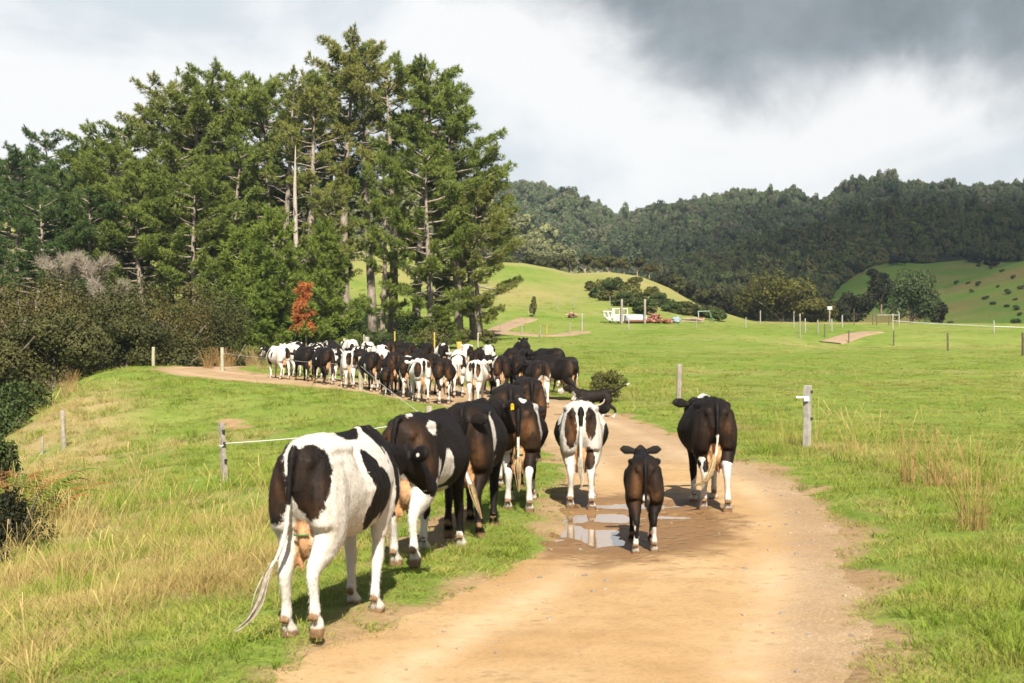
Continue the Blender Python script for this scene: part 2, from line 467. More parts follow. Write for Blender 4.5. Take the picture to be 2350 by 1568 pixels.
# ---------------------------------------------------------------- farm track
def track_mat(name, c1, c2, wetness=True):
    m, nt, b = new_mat(name, 0.9, 0.2)
    geo = node(nt, 'NewGeometry').outputs['Position']
    n_f = noise_(nt, geo, 26.0, 6, 0.7); n_m = noise_(nt, geo, 2.2, 6, 0.6); n_l = noise_(nt, geo, 0.45, 4, 0.55)
    c = mixc(nt, maprange(nt, n_l, 0.35, 0.65), c1, c2)
    c = mixc(nt, maprange(nt, n_m, 0.45, 0.75, 0, 0.5), c, tuple(v * 0.72 for v in c1[:3]) + (1,))
    c = mixc(nt, maprange(nt, n_f, 0.5, 0.78, 0, 0.65), c, tuple(v * 0.45 for v in c1[:3]) + (1,))
    vo = node(nt, 'TexVoronoi', {'Vector': geo, 'Scale': 34.0})
    c = mixc(nt, maprange(nt, vo.outputs['Distance'], 0.10, 0.22, 0.5, 0.0), c, (0.62, 0.52, 0.38, 1))
    gv = node(nt, 'Attribute', None, attribute_name='gravel').outputs['Fac']
    gcol = mixc(nt, maprange(nt, vo.outputs['Distance'], 0.12, 0.5), (0.55, 0.46, 0.36, 1), (0.27, 0.205, 0.145, 1))
    c = mixc(nt, maprange(nt, math_(nt, 'ADD', gv, math_(nt, 'MULTIPLY', math_(nt, 'SUBTRACT', n_m, 0.5), 0.7)), 0.3, 0.8, 0, 0.42), c, gcol)
    lane = node(nt, 'Attribute', None, attribute_name='lane').outputs['Fac']
    c = mixc(nt, math_(nt, 'MULTIPLY', lane, maprange(nt, n_m, 0.3, 0.7, 0.15, 0.8)), c, (0.74, 0.56, 0.35, 1))
    wet = node(nt, 'Attribute', None, attribute_name='wet').outputs['Fac']
    wf = maprange(nt, math_(nt, 'ADD', wet, math_(nt, 'MULTIPLY', math_(nt, 'SUBTRACT', n_m, 0.5), 0.8)), 0.35, 0.75, 0, 1, True)
    wc = mixc(nt, maprange(nt, n_f, 0.35, 0.65), (0.17, 0.085, 0.03, 1), (0.27, 0.145, 0.055, 1))
    c = mixc(nt, math_(nt, 'MULTIPLY', wf, 0.85), c, wc)
    hoofc = node(nt, 'TexVoronoi', {'Vector': geo, 'Scale': 6.5, 'Randomness': 1.0})
    scuff = math_(nt, 'MULTIPLY', maprange(nt, hoofc.outputs['Distance'], 0.10, 0.40, 0.40, 0.0, True), maprange(nt, n_l, 0.38, 0.62, 0.15, 1.0))
    c = mixc(nt, scuff, c, tuple(v * 0.55 for v in c1[:3]) + (1,))
    nt.links.new(c, b.inputs['Base Color'])
    nt.links.new(maprange(nt, wf, 0, 1, 0.92, 0.55), b.inputs['Roughness'])
    hoofp = node(nt, 'TexVoronoi', {'Vector': geo, 'Scale': 6.5, 'Randomness': 1.0})
    pit = maprange(nt, hoofp.outputs['Distance'], 0.18, 0.42, -2.2, 0.0, True)
    pit = math_(nt, 'MULTIPLY', pit, maprange(nt, math_(nt, 'ADD', wf, math_(nt, 'MULTIPLY', n_l, 0.6)), 0.3, 0.9))
    hgt = math_(nt, 'ADD', pit, math_(nt, 'ADD', noise_(nt, geo, 40.0, 5, 0.7), math_(nt, 'MULTIPLY', n_m, 1.2)))
    bp = node(nt, 'Bump', {'Height': hgt, 'Strength': 0.45, 'Distance': 0.03})
    nt.links.new(bp.outputs[0], b.inputs['Normal'])
    return m
M_TRACK = track_mat('track_clay', (0.49, 0.295, 0.122, 1), (0.62, 0.42, 0.215, 1))

def strip_mesh(name, C, cross, mat, hfun, lift=0.0):
    """C resampled centreline (x,y,hw)"""
    T = np.gradient(C[:, :2], axis=0); T /= np.linalg.norm(T, axis=1)[:, None] + 1e-9
    Nn = np.stack([-T[:, 1], T[:, 0]], 1)
    k = np.linspace(-1, 1, cross)
    X = C[:, 0][:, None] + Nn[:, 0][:, None] * k * (C[:, 2][:, None] + 0.45)
    Y = C[:, 1][:, None] + Nn[:, 1][:, None] * k * (C[:, 2][:, None] + 0.45)
    sd = np.abs(k)[None, :] * (C[:, 2][:, None] + 0.45) - C[:, 2][:, None]
    Z = hfun(X, Y, sd) + lift - 0.16 * sstep(0.15, 0.45, sd)
    n, m = X.shape
    id2 = np.arange(n * m).reshape(n, m)
    F = np.stack([id2[:-1, :-1], id2[:-1, 1:], id2[1:, 1:], id2[1:, :-1]], -1).reshape(-1, 4)[:, ::-1]
    me = mesh_from(name, np.stack([X, Y, Z], -1).reshape(-1, 3), F, mat, True)
    return me, X, Y, sd
tcs = resample(TRK, 0.09)
tme, TX, TY, TSD = strip_mesh('track', tcs, 64, M_TRACK, track_h)
wetv = np.clip(pud_f(TX, TY) * 26, 0, 1)
wetv = np.maximum(wetv, ell_mask(TX, TY, 1.2, 16.0, 1.5, 3.4, -0.1, 0.5) * 0.85)
wetv = np.maximum(wetv, 0.55 * np.clip(fbm(TX / 1.1, TY / 2.4, seed=71, oct=3) - 0.25, 0, 1) * 2)
add_attr(tme, 'wet', wetv.ravel())
side = np.sign(np.linspace(-1, 1, 64))[None, :] * np.ones_like(TX)
grav = sstep(-0.9, -0.1, TSD) * (side < 0) * sstep(5, 7, TY) + 0.9 * sstep(19, 26, TY) * 0.8
lanev = np.exp(-((np.abs(TSD + 0.62)) / 0.22) ** 2) * (0.6 + 0.8 * fbm(TX / 1.2, TY / 4.0, seed=79, oct=3))
add_attr(tme, 'lane', np.clip(lanev, 0, 1).ravel())
add_attr(tme, 'gravel', np.clip(grav, 0, 1).ravel())
tag(link('track', tme), kind='structure')

# puddle water
m, nt, b = new_mat('puddle_water', 0.06, 0.5)
b.inputs['Base Color'].default_value = (0.30, 0.18, 0.085, 1)
geo = node(nt, 'NewGeometry').outputs['Position']
bp = node(nt, 'Bump', {'Height': noise_(nt, geo, 9.0, 3, 0.5), 'Strength': 0.05, 'Distance': 0.02})
nt.links.new(bp.outputs[0], b.inputs['Normal'])
M_WATER = m
gx, gy = np.meshgrid(np.linspace(0.0, 3.2, 64), np.linspace(13.0, 19.4, 110), indexing='ij')
i2 = np.arange(gx.size).reshape(gx.shape)
Fp = np.stack([i2[:-1, :-1], i2[1:, :-1], i2[1:, 1:], i2[:-1, 1:]], -1).reshape(-1, 4)
inside = (pud_f(gx, gy) > 0.0005)
keep = inside.ravel()[Fp].any(axis=1)
pme = mesh_from('puddle_water', np.stack([gx, gy, np.full_like(gx, PUDZ)], -1).reshape(-1, 3), Fp[keep], M_WATER, True)
tag(link('puddle_water', pme), kind='structure')

# far paths on the hillside and paddock
M_PATH = track_mat('path_clay', (0.40, 0.27, 0.16, 1), (0.46, 0.33, 0.21, 1))
def far_path(name, pts, w):
    P = np.array([(*at_px(X, Y)[:2], w) for X, Y in pts])
    C = resample(P, 0.8)
    me, X, Y, sd = strip_mesh(name, C, 9, M_PATH, lambda a, b_, s: ground_h(a, b_, np.full_like(a, 5.0)) + 0.10)
    add_attr(me, 'wet', np.zeros(X.size)); add_attr(me, 'gravel', np.zeros(X.size))
    tag(link(name, me), kind='structure')
far_path('hill_path', [(1118, 772), (1145, 757), (1180, 744), (1213, 734)], 0.75)
far_path('hill_path', [(1150, 765), (1200, 770), (1250, 774), (1290, 772), (1335, 764)], 0.6)
far_path('paddock_path', [(1905, 789), (1935, 780), (1965, 770), (2005, 764)], 0.75)

# ================================================================ hills
def px_profile(pts, X): 
    P = np.array(pts, float); return np.interp(X, P[:, 0], P[:, 1])
def hill_mesh(name, prof, y0, yc, yb, z0, mat, spur=8.0, pw=1.0, drop=0.0, x0=-900, x1=3300, nx=200, ny=70, seed=1, attrs=False):
    Xp = np.linspace(x0, x1, nx); ys = np.linspace(y0, yb, ny)
    A, Yw = np.meshgrid(Xp, ys, indexing='ij')
    zc = CAMZ + (HYP - px_profile(prof, A)) / FPX * yc - drop
    tt = np.clip((Yw - y0) / (yc - y0), 0, 1) ** pw
    back = np.clip((Yw - yc) / max(yb - yc, 1), 0, 1)
    Xw = (A - CXP) / FPX * Yw
    Z = z0 + (zc - z0) * tt - (zc - z0) * 0.6 * back ** 1.5
    Z = Z + spur * fbm(Xw / 70, Yw / 90, seed=seed, oct=4) * np.sin(np.pi * np.clip((Yw - y0) / (yb - y0), 0, 1)) ** 0.8 * (0.25 + 0.75 * (tt < 0.97))
    idh = np.arange(nx * ny).reshape(nx, ny)
    F = np.stack([idh[:-1, :-1], idh[1:, :-1], idh[1:, 1:], idh[:-1, 1:]], -1).reshape(-1, 4)
    me = mesh_from(name, np.stack([Xw, Yw, Z], -1).reshape(-1, 3), F, mat, True)
    o = tag(link(name, me), kind='structure')
    return Xw, Yw, Z, A
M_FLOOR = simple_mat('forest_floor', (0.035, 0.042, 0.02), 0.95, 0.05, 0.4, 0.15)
PROF_FAR = [(-900, 330), (0, 360), (500, 380), (900, 395), (1060, 400), (1140, 412), (1200, 418), (1280, 428), (1340, 456), (1390, 478), (1430, 492), (1480, 477), (1560, 465), (1620, 452),
            (1700, 432), (1760, 428), (1810, 426), (1850, 440), (1890, 456), (1920, 432), (1960, 411), (2030, 396), (2070, 410), (2110, 406), (2200, 430), (2260, 432), (2350, 418), (2500, 400), (2800, 380), (3300, 360)]
HF = hill_mesh('forest_hill', PROF_FAR, 430, 800, 950, 8, M_FLOOR, 16, 0.95, 6.0, seed=5)
PROF_R = [(1300, 720), (1480, 650), (1560, 610), (1640, 580), (1750, 545), (1850, 508), (1930, 490), (2030, 476), (2120, 470), (2250, 478), (2350, 468), (2600, 440), (3300, 400)]
HR = hill_mesh('forest_foothill', PROF_R, 330, 520, 600, 6, M_FLOOR, 7, 1.0, 6.0, x0=1300, seed=9, nx=120, ny=50)
PROF_L = [(-900, 380), (300, 400), (900, 425), (1050, 432), (1140, 472), (1200, 512), (1250, 545), (1310, 585), (1350, 615), (1420, 680)]
HL = hill_mesh('scrub_hill', PROF_L, 320, 470, 560, 8, M_FLOOR, 6, 1.0, 3.0, x0=-900, x1=1420, seed=13, nx=120, ny=50)

def hill_grass_mat():
    m, nt, b = new_mat('hill_pasture', 0.95, 0.05)
    geo = node(nt, 'NewGeometry').outputs['Position']
    n_f = noise_(nt, geo, 1.2, 6, 0.65); n_l = noise_(nt, geo, 0.05, 5, 0.6)
    c = mixc(nt, maprange(nt, n_l, 0.46, 0.66), (0.13, 0.22, 0.035, 1), (0.25, 0.20, 0.075, 1))
    c = mixc(nt, maprange(nt, n_f, 0.4, 0.7, 0, 0.5), c, (0.07, 0.11, 0.02, 1))
    nt.links.new(c, b.inputs['Base Color'])
    bp = node(nt, 'Bump', {'Height': n_f, 'Strength': 0.5, 'Distance': 0.4})
    nt.links.new(bp.outputs[0], b.inputs['Normal'])
    return m
M_HGRASS = hill_grass_mat()
PROF_G1 = [(1700, 760), (1850, 712), (1890, 668), (1930, 640), (1990, 612), (2050, 601), (2120, 604), (2180, 598), (2240, 592), (2300, 600), (2400, 596), (2700, 560), (3300, 520)]
G1 = hill_mesh('pasture_hill', PROF_G1, 245, 400, 470, 4.5, M_HGRASS, 2.0, 1.0, 0.0, x0=1700, seed=23, nx=120, ny=50)
PROF_G2 = [(1960, 765), (2060, 720), (2130, 672), (2200, 645), (2280, 618), (2350, 598), (2450, 575), (2700, 540), (3300, 500)]
G2 = hill_mesh('pasture_hill', PROF_G2, 235, 330, 390, 4.5, M_HGRASS, 1.2, 1.0, 0.0, x0=1960, seed=27, nx=100, ny=40)
# ================================================================ foliage materials
def leaf_mat(name, dark, light, extra=None, transl=0.25, scale=0.35, rough=0.7):
    m, nt, b = new_mat(name, rough, 0.15)
    geo = node(nt, 'NewGeometry')
    rnd = node(nt, 'ObjectInfo').outputs['Random']
    isl = geo.outputs['Random Per Island']
    nz = noise_(nt, geo.outputs['Position'], scale, 4, 0.6)
    f = math_(nt, 'ADD', math_(nt, 'MULTIPLY', nz, 1.3), math_(nt, 'MULTIPLY', isl, 0.35))
    c = mixc(nt, maprange(nt, f, 0.45, 1.15), dark, light)
    if extra is not None:
        c = mixc(nt, maprange(nt, rnd, 0.55, 1.0, 0, 0.75), c, extra)
    nt.links.new(c, b.inputs['Base Color'])
    tr = node(nt, 'BsdfTranslucent', {'Color': c})
    mx = node(nt, 'MixShader', {0: transl, 1: b.outputs[0], 2: tr.outputs[0]})
    nt.links.new(mx.outputs[0], nt.nodes['Material Output'].inputs[0])
    return m
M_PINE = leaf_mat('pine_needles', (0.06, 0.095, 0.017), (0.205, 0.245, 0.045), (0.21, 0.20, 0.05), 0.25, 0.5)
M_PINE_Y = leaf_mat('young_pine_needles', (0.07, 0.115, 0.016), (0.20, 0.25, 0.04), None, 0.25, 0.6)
M_PINE_D = leaf_mat('dark_pine_needles', (0.035, 0.07, 0.02), (0.095, 0.14, 0.036), None, 0.2, 0.5)  # darker needles; the back pines labelled shaded carry their shade in this colour
M_DEAD = leaf_mat('dead_needles', (0.30, 0.085, 0.025), (0.50, 0.165, 0.05), None, 0.25, 0.8)
M_MANUKA = leaf_mat('manuka_leaves', (0.034, 0.042, 0.012), (0.115, 0.115, 0.032), (0.14, 0.105, 0.028), 0.15, 0.8)
M_SCRUBG = leaf_mat('scrub_leaves', (0.03, 0.05, 0.015), (0.10, 0.14, 0.035), (0.12, 0.10, 0.03), 0.2, 0.8)
M_GORSE = leaf_mat('gorse_leaves', (0.06, 0.075, 0.02), (0.20, 0.19, 0.05), None, 0.15, 1.5)
M_TOTARA = leaf_mat('totara_leaves', (0.034, 0.040, 0.009), (0.15, 0.14, 0.025), None, 0.15, 0.35)
M_DARKTREE = leaf_mat('dark_tree_leaves', (0.014, 0.018, 0.007), (0.045, 0.048, 0.016), None, 0.15, 0.4)
M_GREENTREE = leaf_mat('green_tree_leaves', (0.035, 0.06, 0.018), (0.115, 0.155, 0.055), None, 0.2, 0.5)
M_GREYTWIG = leaf_mat('grey_twigs', (0.26, 0.215, 0.155), (0.50, 0.43, 0.33), None, 0.1, 1.0)
M_FERN = leaf_mat('fern_fronds', (0.10, 0.16, 0.02), (0.24, 0.30, 0.04), None, 0.3, 2.0)
M_FERNR = leaf_mat('rusty_fern_fronds', (0.16, 0.06, 0.02), (0.42, 0.22, 0.05), None, 0.25, 3.0)
M_STRAW = leaf_mat('straw', (0.40, 0.27, 0.10), (0.68, 0.51, 0.25), None, 0.3, 3.0)
M_ORSTRAW = leaf_mat('orange_straw', (0.36, 0.20, 0.07), (0.62, 0.41, 0.17), None, 0.3, 3.0)

def bark_mat(name, c1, c2):
    m, nt, b = new_mat(name, 0.9, 0.1)
    tco = node(nt, 'TexCoord').outputs['Object']
    mp = node(nt, 'Mapping', {'Vector': tco, 'Scale': (3.0, 3.0, 0.7)}).outputs[0]
    nz = noise_(nt, mp, 2.4, 6, 0.7)
    nt.links.new(mixc(nt, maprange(nt, nz, 0.35, 0.65), c1, c2), b.inputs['Base Color'])
    bp = node(nt, 'Bump', {'Height': nz, 'Strength': 0.8, 'Distance': 0.08})
    nt.links.new(bp.outputs[0], b.inputs['Normal'])
    return m
M_BARK = bark_mat('pine_bark', (0.20, 0.155, 0.12), (0.48, 0.40, 0.32))
M_BARKL = bark_mat('dead_wood', (0.38, 0.31, 0.25), (0.60, 0.52, 0.43))
M_TWIG = bark_mat('twig_bark', (0.16, 0.12, 0.09), (0.32, 0.26, 0.20))

def unit(v): return v / (np.linalg.norm(v, axis=-1, keepdims=True) + 1e-9)
def needle_tufts(P, D, n, L, W, rng, spread=0.8):
    """fans of narrow triangles; P,D (k,3)"""
    k = len(P)
    d = unit(D[:, None, :] + spread * rng.normal(size=(k, n, 3)))
    side = unit(np.cross(d, rng.normal(size=(k, n, 3))))
    l = L * rng.uniform(0.6, 1.25, (k, n, 1)); w = W * rng.uniform(0.7, 1.3, (k, n, 1))
    b = P[:, None, :] + rng.normal(size=(k, n, 3)) * L * 0.10
    v0 = b + side * w * 0.5; v1 = b - side * w * 0.5
    v2 = b + d * l - side * w * 0.12; v3 = b + d * l + side * w * 0.12
    V = np.stack([v0, v1, v2, v3], 2).reshape(-1, 3)
    return V
def quads(n): return np.arange(n * 4).reshape(n, 4)
def leaf_quads(P, size, rng, nrm=None, flat=0.0):
    k = len(P)
    n = rng.normal(size=(k, 3))
    if nrm is not None: n = n * (1 - flat) + nrm * flat * 1.6
    n = unit(n)
    a = unit(np.cross(n, rng.normal(size=(k, 3)))); b = np.cross(n, a)
    s = size * rng.uniform(0.55, 1.35, (k, 1))
    asp = rng.uniform(0.45, 0.8, (k, 1))
    V = np.stack([P - a * s, P - b * s * asp, P + a * s, P + b * s * asp], 1).reshape(-1, 3)
    return V

def limb_mesh(mb, p0, p1, r0, r1, sag=0.0, n=5, seg=4, rng=random):
    p0 = Vector(p0); p1 = Vector(p1)
    pts = []; rr = []
    for i in range(seg + 1):
        t = i / seg
        q = p0.lerp(p1, t); q.z += sag * math.sin(t * math.pi)
        L = (p1 - p0).length
        if 0 < i < seg: q += Vector((rng.uniform(-1, 1), rng.uniform(-1, 1), rng.uniform(-1, 1))) * L * 0.035
        pts.append(q); rr.append(r0 + (r1 - r0) * t)
    mb.tube(pts, rr, n)
    return pts

def pine_parts(seed, H, crown0=0.25, spread=4.8, nb=56, tuft_n=9, dead=10, gap=0.0, topround=0.5, lean=0.03, rtrunk=None, tufts=1.0, shape='old'):
    rng = np.random.default_rng(seed); rr = random.Random(seed)
    tr = MB(); 
    rt = rtrunk or H * 0.016
    lx, ly = rr.uniform(-lean, lean), rr.uniform(-lean, lean)
    def axis(t):
        return Vector((lx * H * t + 0.25 * math.sin(t * 5 + seed), ly * H * t + 0.25 * math.sin(t * 4.1 + seed * 1.7), H * t))
    pts = [axis(i / 12) for i in range(13)]
    pts[0].z -= 1.0
    rad = [rt * (1.35 if i == 0 else 1.0) * (1 - 0.92 * (i / 12) ** 1.2) + 0.025 for i in range(13)]
    tr.tube(pts, rad, 9)
    P = []; D = []
    if shape == 'young': prof = lambda t: (1 - t) ** 0.75 * 1.0 + 0.04
    else: prof = lambda t: max(0.10, math.sin(math.pi * min(1, 0.14 + 0.72 * t)) ** 0.6) * (1.0 if t < 0.88 else 1 - (t - 0.88) * 2.0)
    az = rr.uniform(0, 6.28)
    holes = [(rr.uniform(0, 6.28), rr.uniform(crown0, 0.85)) for _ in range(int(gap * 10))]
    for i in range(nb):
        t = (i + rr.uniform(0, 0.9)) / nb
        z = crown0 + (1 - crown0) * t
        az += 2.4 + rr.uniform(-0.5, 0.5)
        if any(abs(z - hz) < 0.07 and abs((az - ha + math.pi) % 6.283 - math.pi) < 0.9 for ha, hz in holes): continue
        L = spread * prof(t) * rr.uniform(0.6, 1.15)
        up = (0.10 + 0.50 * t ** 1.2) if shape == 'old' else (0.25 + 0.6 * t)
        if shape == 'old' and t < 0.3: up += rr.uniform(-0.25, 0.2)
        base = axis(min(z, 0.985))
        d = Vector((math.cos(az), math.sin(az), up)).normalized()
        tip = base + d * L
        tip.z += 0.12 * L * rr.random()
        r0 = 0.05 + 0.016 * L
        bp = limb_mesh(tr, base, tip, r0, 0.02, sag=-0.14 * L if t < 0.7 else -0.05 * L, n=5, seg=4, rng=rr)
        # upturned rounded pads of tufts along the outer part of the limb
        npad = max(2, int(1.6 + L * 0.95 + rr.random()))
        for s in range(npad):
            q = (0.40 + 0.60 * (s + 0.25 + 0.6 * rr.random()) / npad) if shape == 'old' else (0.25 + 0.75 * (s + rr.random()) / npad)
            q = min(q, 0.999); k = min(3, int(q * 4)); fq = q * 4 - k
            c = bp[k].lerp(bp[k + 1], fq)
            sa = az + rr.choice((-1, 1)) * rr.uniform(0.6, 1.5)
            sl = (0.12 * L + 0.15) * rr.uniform(0.2, 1.3) * (1.1 - 0.6 * q)
            c = c + Vector((math.cos(sa), math.sin(sa), 0.25)) * sl
            pr = (0.27 + 0.062 * L) * rr.uniform(0.65, 1.3)
            m = max(7, int(30 * pr * pr / 0.36 * tufts))
            dv = rng.normal(size=(m, 3)); dv[:, 2] += 0.35; dv = unit(dv)
            rd = rng.uniform(0.45, 1.0, (m, 1)) ** 0.5 * pr
            pp = np.array(c) + dv * rd * np.array([1.0, 1.0, 0.62])
            P.extend(map(tuple, pp)); D.extend(map(tuple, dv * 0.8 + np.array([0, 0, 0.45])))
            if rr.random() < 0.75:       # upright candle of new growth
                cd = Vector((math.cos(az) * 0.35 + rr.gauss(0, .15), math.sin(az) * 0.35 + rr.gauss(0, .15), 1.0)).normalized(); cl = rr.uniform(0.28, 0.6)
                for j in range(6):
                    p = c + cd * (pr * 0.45 + cl * j / 6); P.append(tuple(p)); D.append((cd.x * 1.3, cd.y * 1.3, cd.z * 1.3))
        for j in range(int(7 * tufts)):
            g = rr.uniform(0.75, 1.02); p = base.lerp(tip, g)
            P.append((p.x + rr.gauss(0, 0.12), p.y + rr.gauss(0, 0.12), p.z + rr.gauss(0, 0.10))); D.append((d.x * .7, d.y * .7, 0.7))
    # leader
    for j in range(int(26 * tufts)):
        z = 0.94 + 0.075 * rr.random(); p = axis(min(z, 1.0)); p.z = H * z
        P.append((p.x + rr.gauss(0, 0.16), p.y + rr.gauss(0, 0.16), p.z)); D.append((rr.uniform(-.3, .3), rr.uniform(-.3, .3), 1))
    for a5 in range(5):
        b0 = axis(0.93); cd = Vector((math.cos(a5 * 1.3 + seed) * 0.95, math.sin(a5 * 1.3 + seed) * 0.95, 1.0)).normalized(); cl = H * rr.uniform(0.045, 0.075)
        limb_mesh(tr, b0, b0 + cd * cl, 0.05, 0.015, n=4, seg=2, rng=rr)
        for j in range(12):
            p = b0 + cd * (cl * (0.3 + 0.75 * j / 12)); P.append((p.x + rr.gauss(0, .07), p.y + rr.gauss(0, .07), p.z)); D.append(tuple(cd * 1.2))
    # bare dead limbs low on the trunk
    db = MB()
    for i in range(dead):
        z = rr.uniform(0.10, min(0.8, crown0 + 0.35)); a = rr.uniform(0, 6.28); L = rr.uniform(1.0, 3.2)
        b0 = axis(z); e = b0 + Vector((math.cos(a), math.sin(a), rr.uniform(-0.15, 0.55))) * L
        q = limb_mesh(db, b0, e, 0.055, 0.012, sag=0.1, n=4, seg=3, rng=rr)
        for s in range(2):
            c = q[1 + s]; a2 = a + rr.uniform(-1, 1)
            limb_mesh(db, c, c + Vector((math.cos(a2), math.sin(a2), rr.uniform(-.1, .6))) * L * 0.4, 0.022, 0.006, n=3, seg=2, rng=rr)
    P = np.array(P); D = np.array(D)
    V = needle_tufts(P, D, 8, 0.34, 0.058, rng, 0.6)
    cr = mesh_from('crown', V, quads(len(V) // 4))
    return tr.mesh('trunk', None, True), cr, (db.mesh('dead_branches', None) if dead else None)

PINE = []
for i, kw in enumerate([
    dict(H=27, crown0=0.52, spread=4.8, nb=34, gap=0.4, dead=20),
    dict(H=24, crown0=0.44, spread=5.0, nb=36, gap=0.35, dead=18),
    dict(H=25, crown0=0.18, spread=5.4, nb=54, gap=0.25, dead=14),
    dict(H=22, crown0=0.14, spread=5.2, nb=52, gap=0.3, dead=12),
    dict(H=26, crown0=0.58, spread=4.2, nb=28, gap=0.3, dead=26),
    dict(H=21, crown0=0.16, spread=5.6, nb=44, gap=0.25, dead=12),
    dict(H=24, crown0=0.20, spread=4.8, nb=52, gap=0.2, dead=12)]):
    PINE.append((kw['H'], pine_parts(100 + i, **kw)))
YOUNG = [(12, pine_parts(201, 12, 0.05, 4.0, 52, 9, 3, shape='young', tufts=1.2)), (14, pine_parts(202, 14, 0.06, 4.2, 58, 9, 3, shape='young', tufts=1.2))]

def set_mat(me, mat):
    me = me.copy(); me.materials.clear(); me.materials.append(mat); return me
_mc = {}
def with_mat(me, mat):
    k = (me.name, mat.name)
    if k not in _mc: _mc[k] = set_mat(me, mat)
    return _mc[k]
def pine(X, d, topY, var, label, rot=0.0, mat=None, young=False, wide=1.0, group='tall pines of the stand'):
    H0, (tr, cr, db) = (YOUNG if young else PINE)[var]
    p = at_d(X, d); p.z -= 0.15
    ztop = CAMZ + (HYP - topY) / FPX * d
    s = (ztop - p.z) / H0 * 0.95
    t = thing('pine_tree', label, 'pine tree', p, rot, group)
    t.scale = (wide * s ** 0.35, wide * s ** 0.35, s)
    tk = link('trunk', with_mat(tr, M_BARK), t)
    link('crown', with_mat(cr, mat or M_PINE), t)
    if db: link('dead_branches', with_mat(db, M_BARKL), tk)['kind'] = 'stuff'
    return t
PL = [  # X, d, topY, variant, wide, mat, label
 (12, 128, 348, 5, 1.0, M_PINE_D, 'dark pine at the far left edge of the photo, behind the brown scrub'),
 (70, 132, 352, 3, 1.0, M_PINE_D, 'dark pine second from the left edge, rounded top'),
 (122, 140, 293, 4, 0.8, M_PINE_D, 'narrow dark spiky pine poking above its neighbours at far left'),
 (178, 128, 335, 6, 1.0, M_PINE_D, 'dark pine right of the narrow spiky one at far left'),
 (240, 126, 285, 2, 1.0, M_PINE, 'leafy pine on the left shoulder of the stand, above the grey dead scrub'),
 (300, 122, 285, 5, 1.0, M_PINE, 'broad pine left of the two rounded tops on the left half'),
 (378, 128, 172, 2, 1.05, M_PINE, 'tall rounded pine, first high crown from the left'),
 (432, 122, 192, 6, 1.1, M_PINE, 'dense tall pine between the first and second high crowns from left'),
 (500, 124, 150, 2, 1.05, M_PINE, 'tall full-crowned pine with the second high top from the left'),
 (560, 130, 168, 6, 1.0, M_PINE, 'dense pine just right of the second high top from the left'),
 (612, 122, 190, 3, 0.95, M_PINE, 'pine left of the thin pale bare-trunked pine'),
 (650, 116, 152, 4, 0.85, M_PINE, 'slim pine with pale bare upper trunk in the middle of the stand'),
 (722, 114, 178, 4, 0.95, M_PINE, 'half-dead pine with pale forked bare trunk below a thin crown'),
 (790, 124, 72, 0, 1.05, M_PINE, 'tallest pine of the stand, ragged top with side arms'),
 (850, 126, 96, 1, 1.0, M_PINE, 'second tallest pine, just right of the tallest'),
 (905, 118, 142, 0, 1.0, M_PINE, 'tall open pine with a long clean light trunk right of the tallest pine'),
 (960, 116, 136, 1, 0.95, M_PINE, 'tall pine with bare trunk against the sky on the right side of the stand'),
 (1002, 120, 150, 4, 1.1, M_PINE, 'slender pine between the clean-trunked pine and the drooping right-edge pines'),
 (1046, 114, 218, 1, 1.05, M_PINE, 'pine third from the right end of the stand'),
 (1082, 116, 330, 3, 1.0, M_PINE, 'lower pine on the right shoulder of the stand'),
 (985, 108, 330, 5, 0.85, M_PINE, 'thick many-branched pine in front on the right with sweeping low limbs'),
 (1100, 113, 430, 5, 0.80, M_PINE, 'rightmost pine of the stand with branches reaching over the hill pasture'),
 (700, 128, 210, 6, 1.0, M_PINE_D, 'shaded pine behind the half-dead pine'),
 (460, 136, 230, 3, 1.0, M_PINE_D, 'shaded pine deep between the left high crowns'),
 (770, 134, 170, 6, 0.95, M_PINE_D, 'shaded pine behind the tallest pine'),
 (880, 112, 360, 3, 0.70, M_PINE, 'open middle-height pine whose pads cross the tall bare trunks'),
 (1022, 119, 290, 2, 0.75, M_PINE, 'fuller pine filling the right side between the bare trunks'),
 (760, 110, 420, 3, 0.70, M_PINE, 'middle-height pine in front of the tallest trunks'),
 (330, 112, 410, 5, 0.95, M_PINE, 'middle-height pine in front of the first high crown from the left'),
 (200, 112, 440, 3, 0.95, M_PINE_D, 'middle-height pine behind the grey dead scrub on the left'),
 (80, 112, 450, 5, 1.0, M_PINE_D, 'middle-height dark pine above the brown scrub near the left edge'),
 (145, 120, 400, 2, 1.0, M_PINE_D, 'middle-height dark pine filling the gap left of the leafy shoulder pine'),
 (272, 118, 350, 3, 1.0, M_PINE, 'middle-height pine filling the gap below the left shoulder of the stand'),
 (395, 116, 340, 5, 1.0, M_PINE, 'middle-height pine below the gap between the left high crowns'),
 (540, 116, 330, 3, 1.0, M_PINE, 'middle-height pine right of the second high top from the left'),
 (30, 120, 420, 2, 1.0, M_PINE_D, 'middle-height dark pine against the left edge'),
 (455, 110, 400, 5, 0.95, M_PINE, 'middle-height bushy pine in front below the second high top'),
]
for i, (X, d, ty, v, w, mt, lb) in enumerate(PL):
    pine(X, d, ty, v, lb, rot=i * 1.7, mat=mt, wide=w)
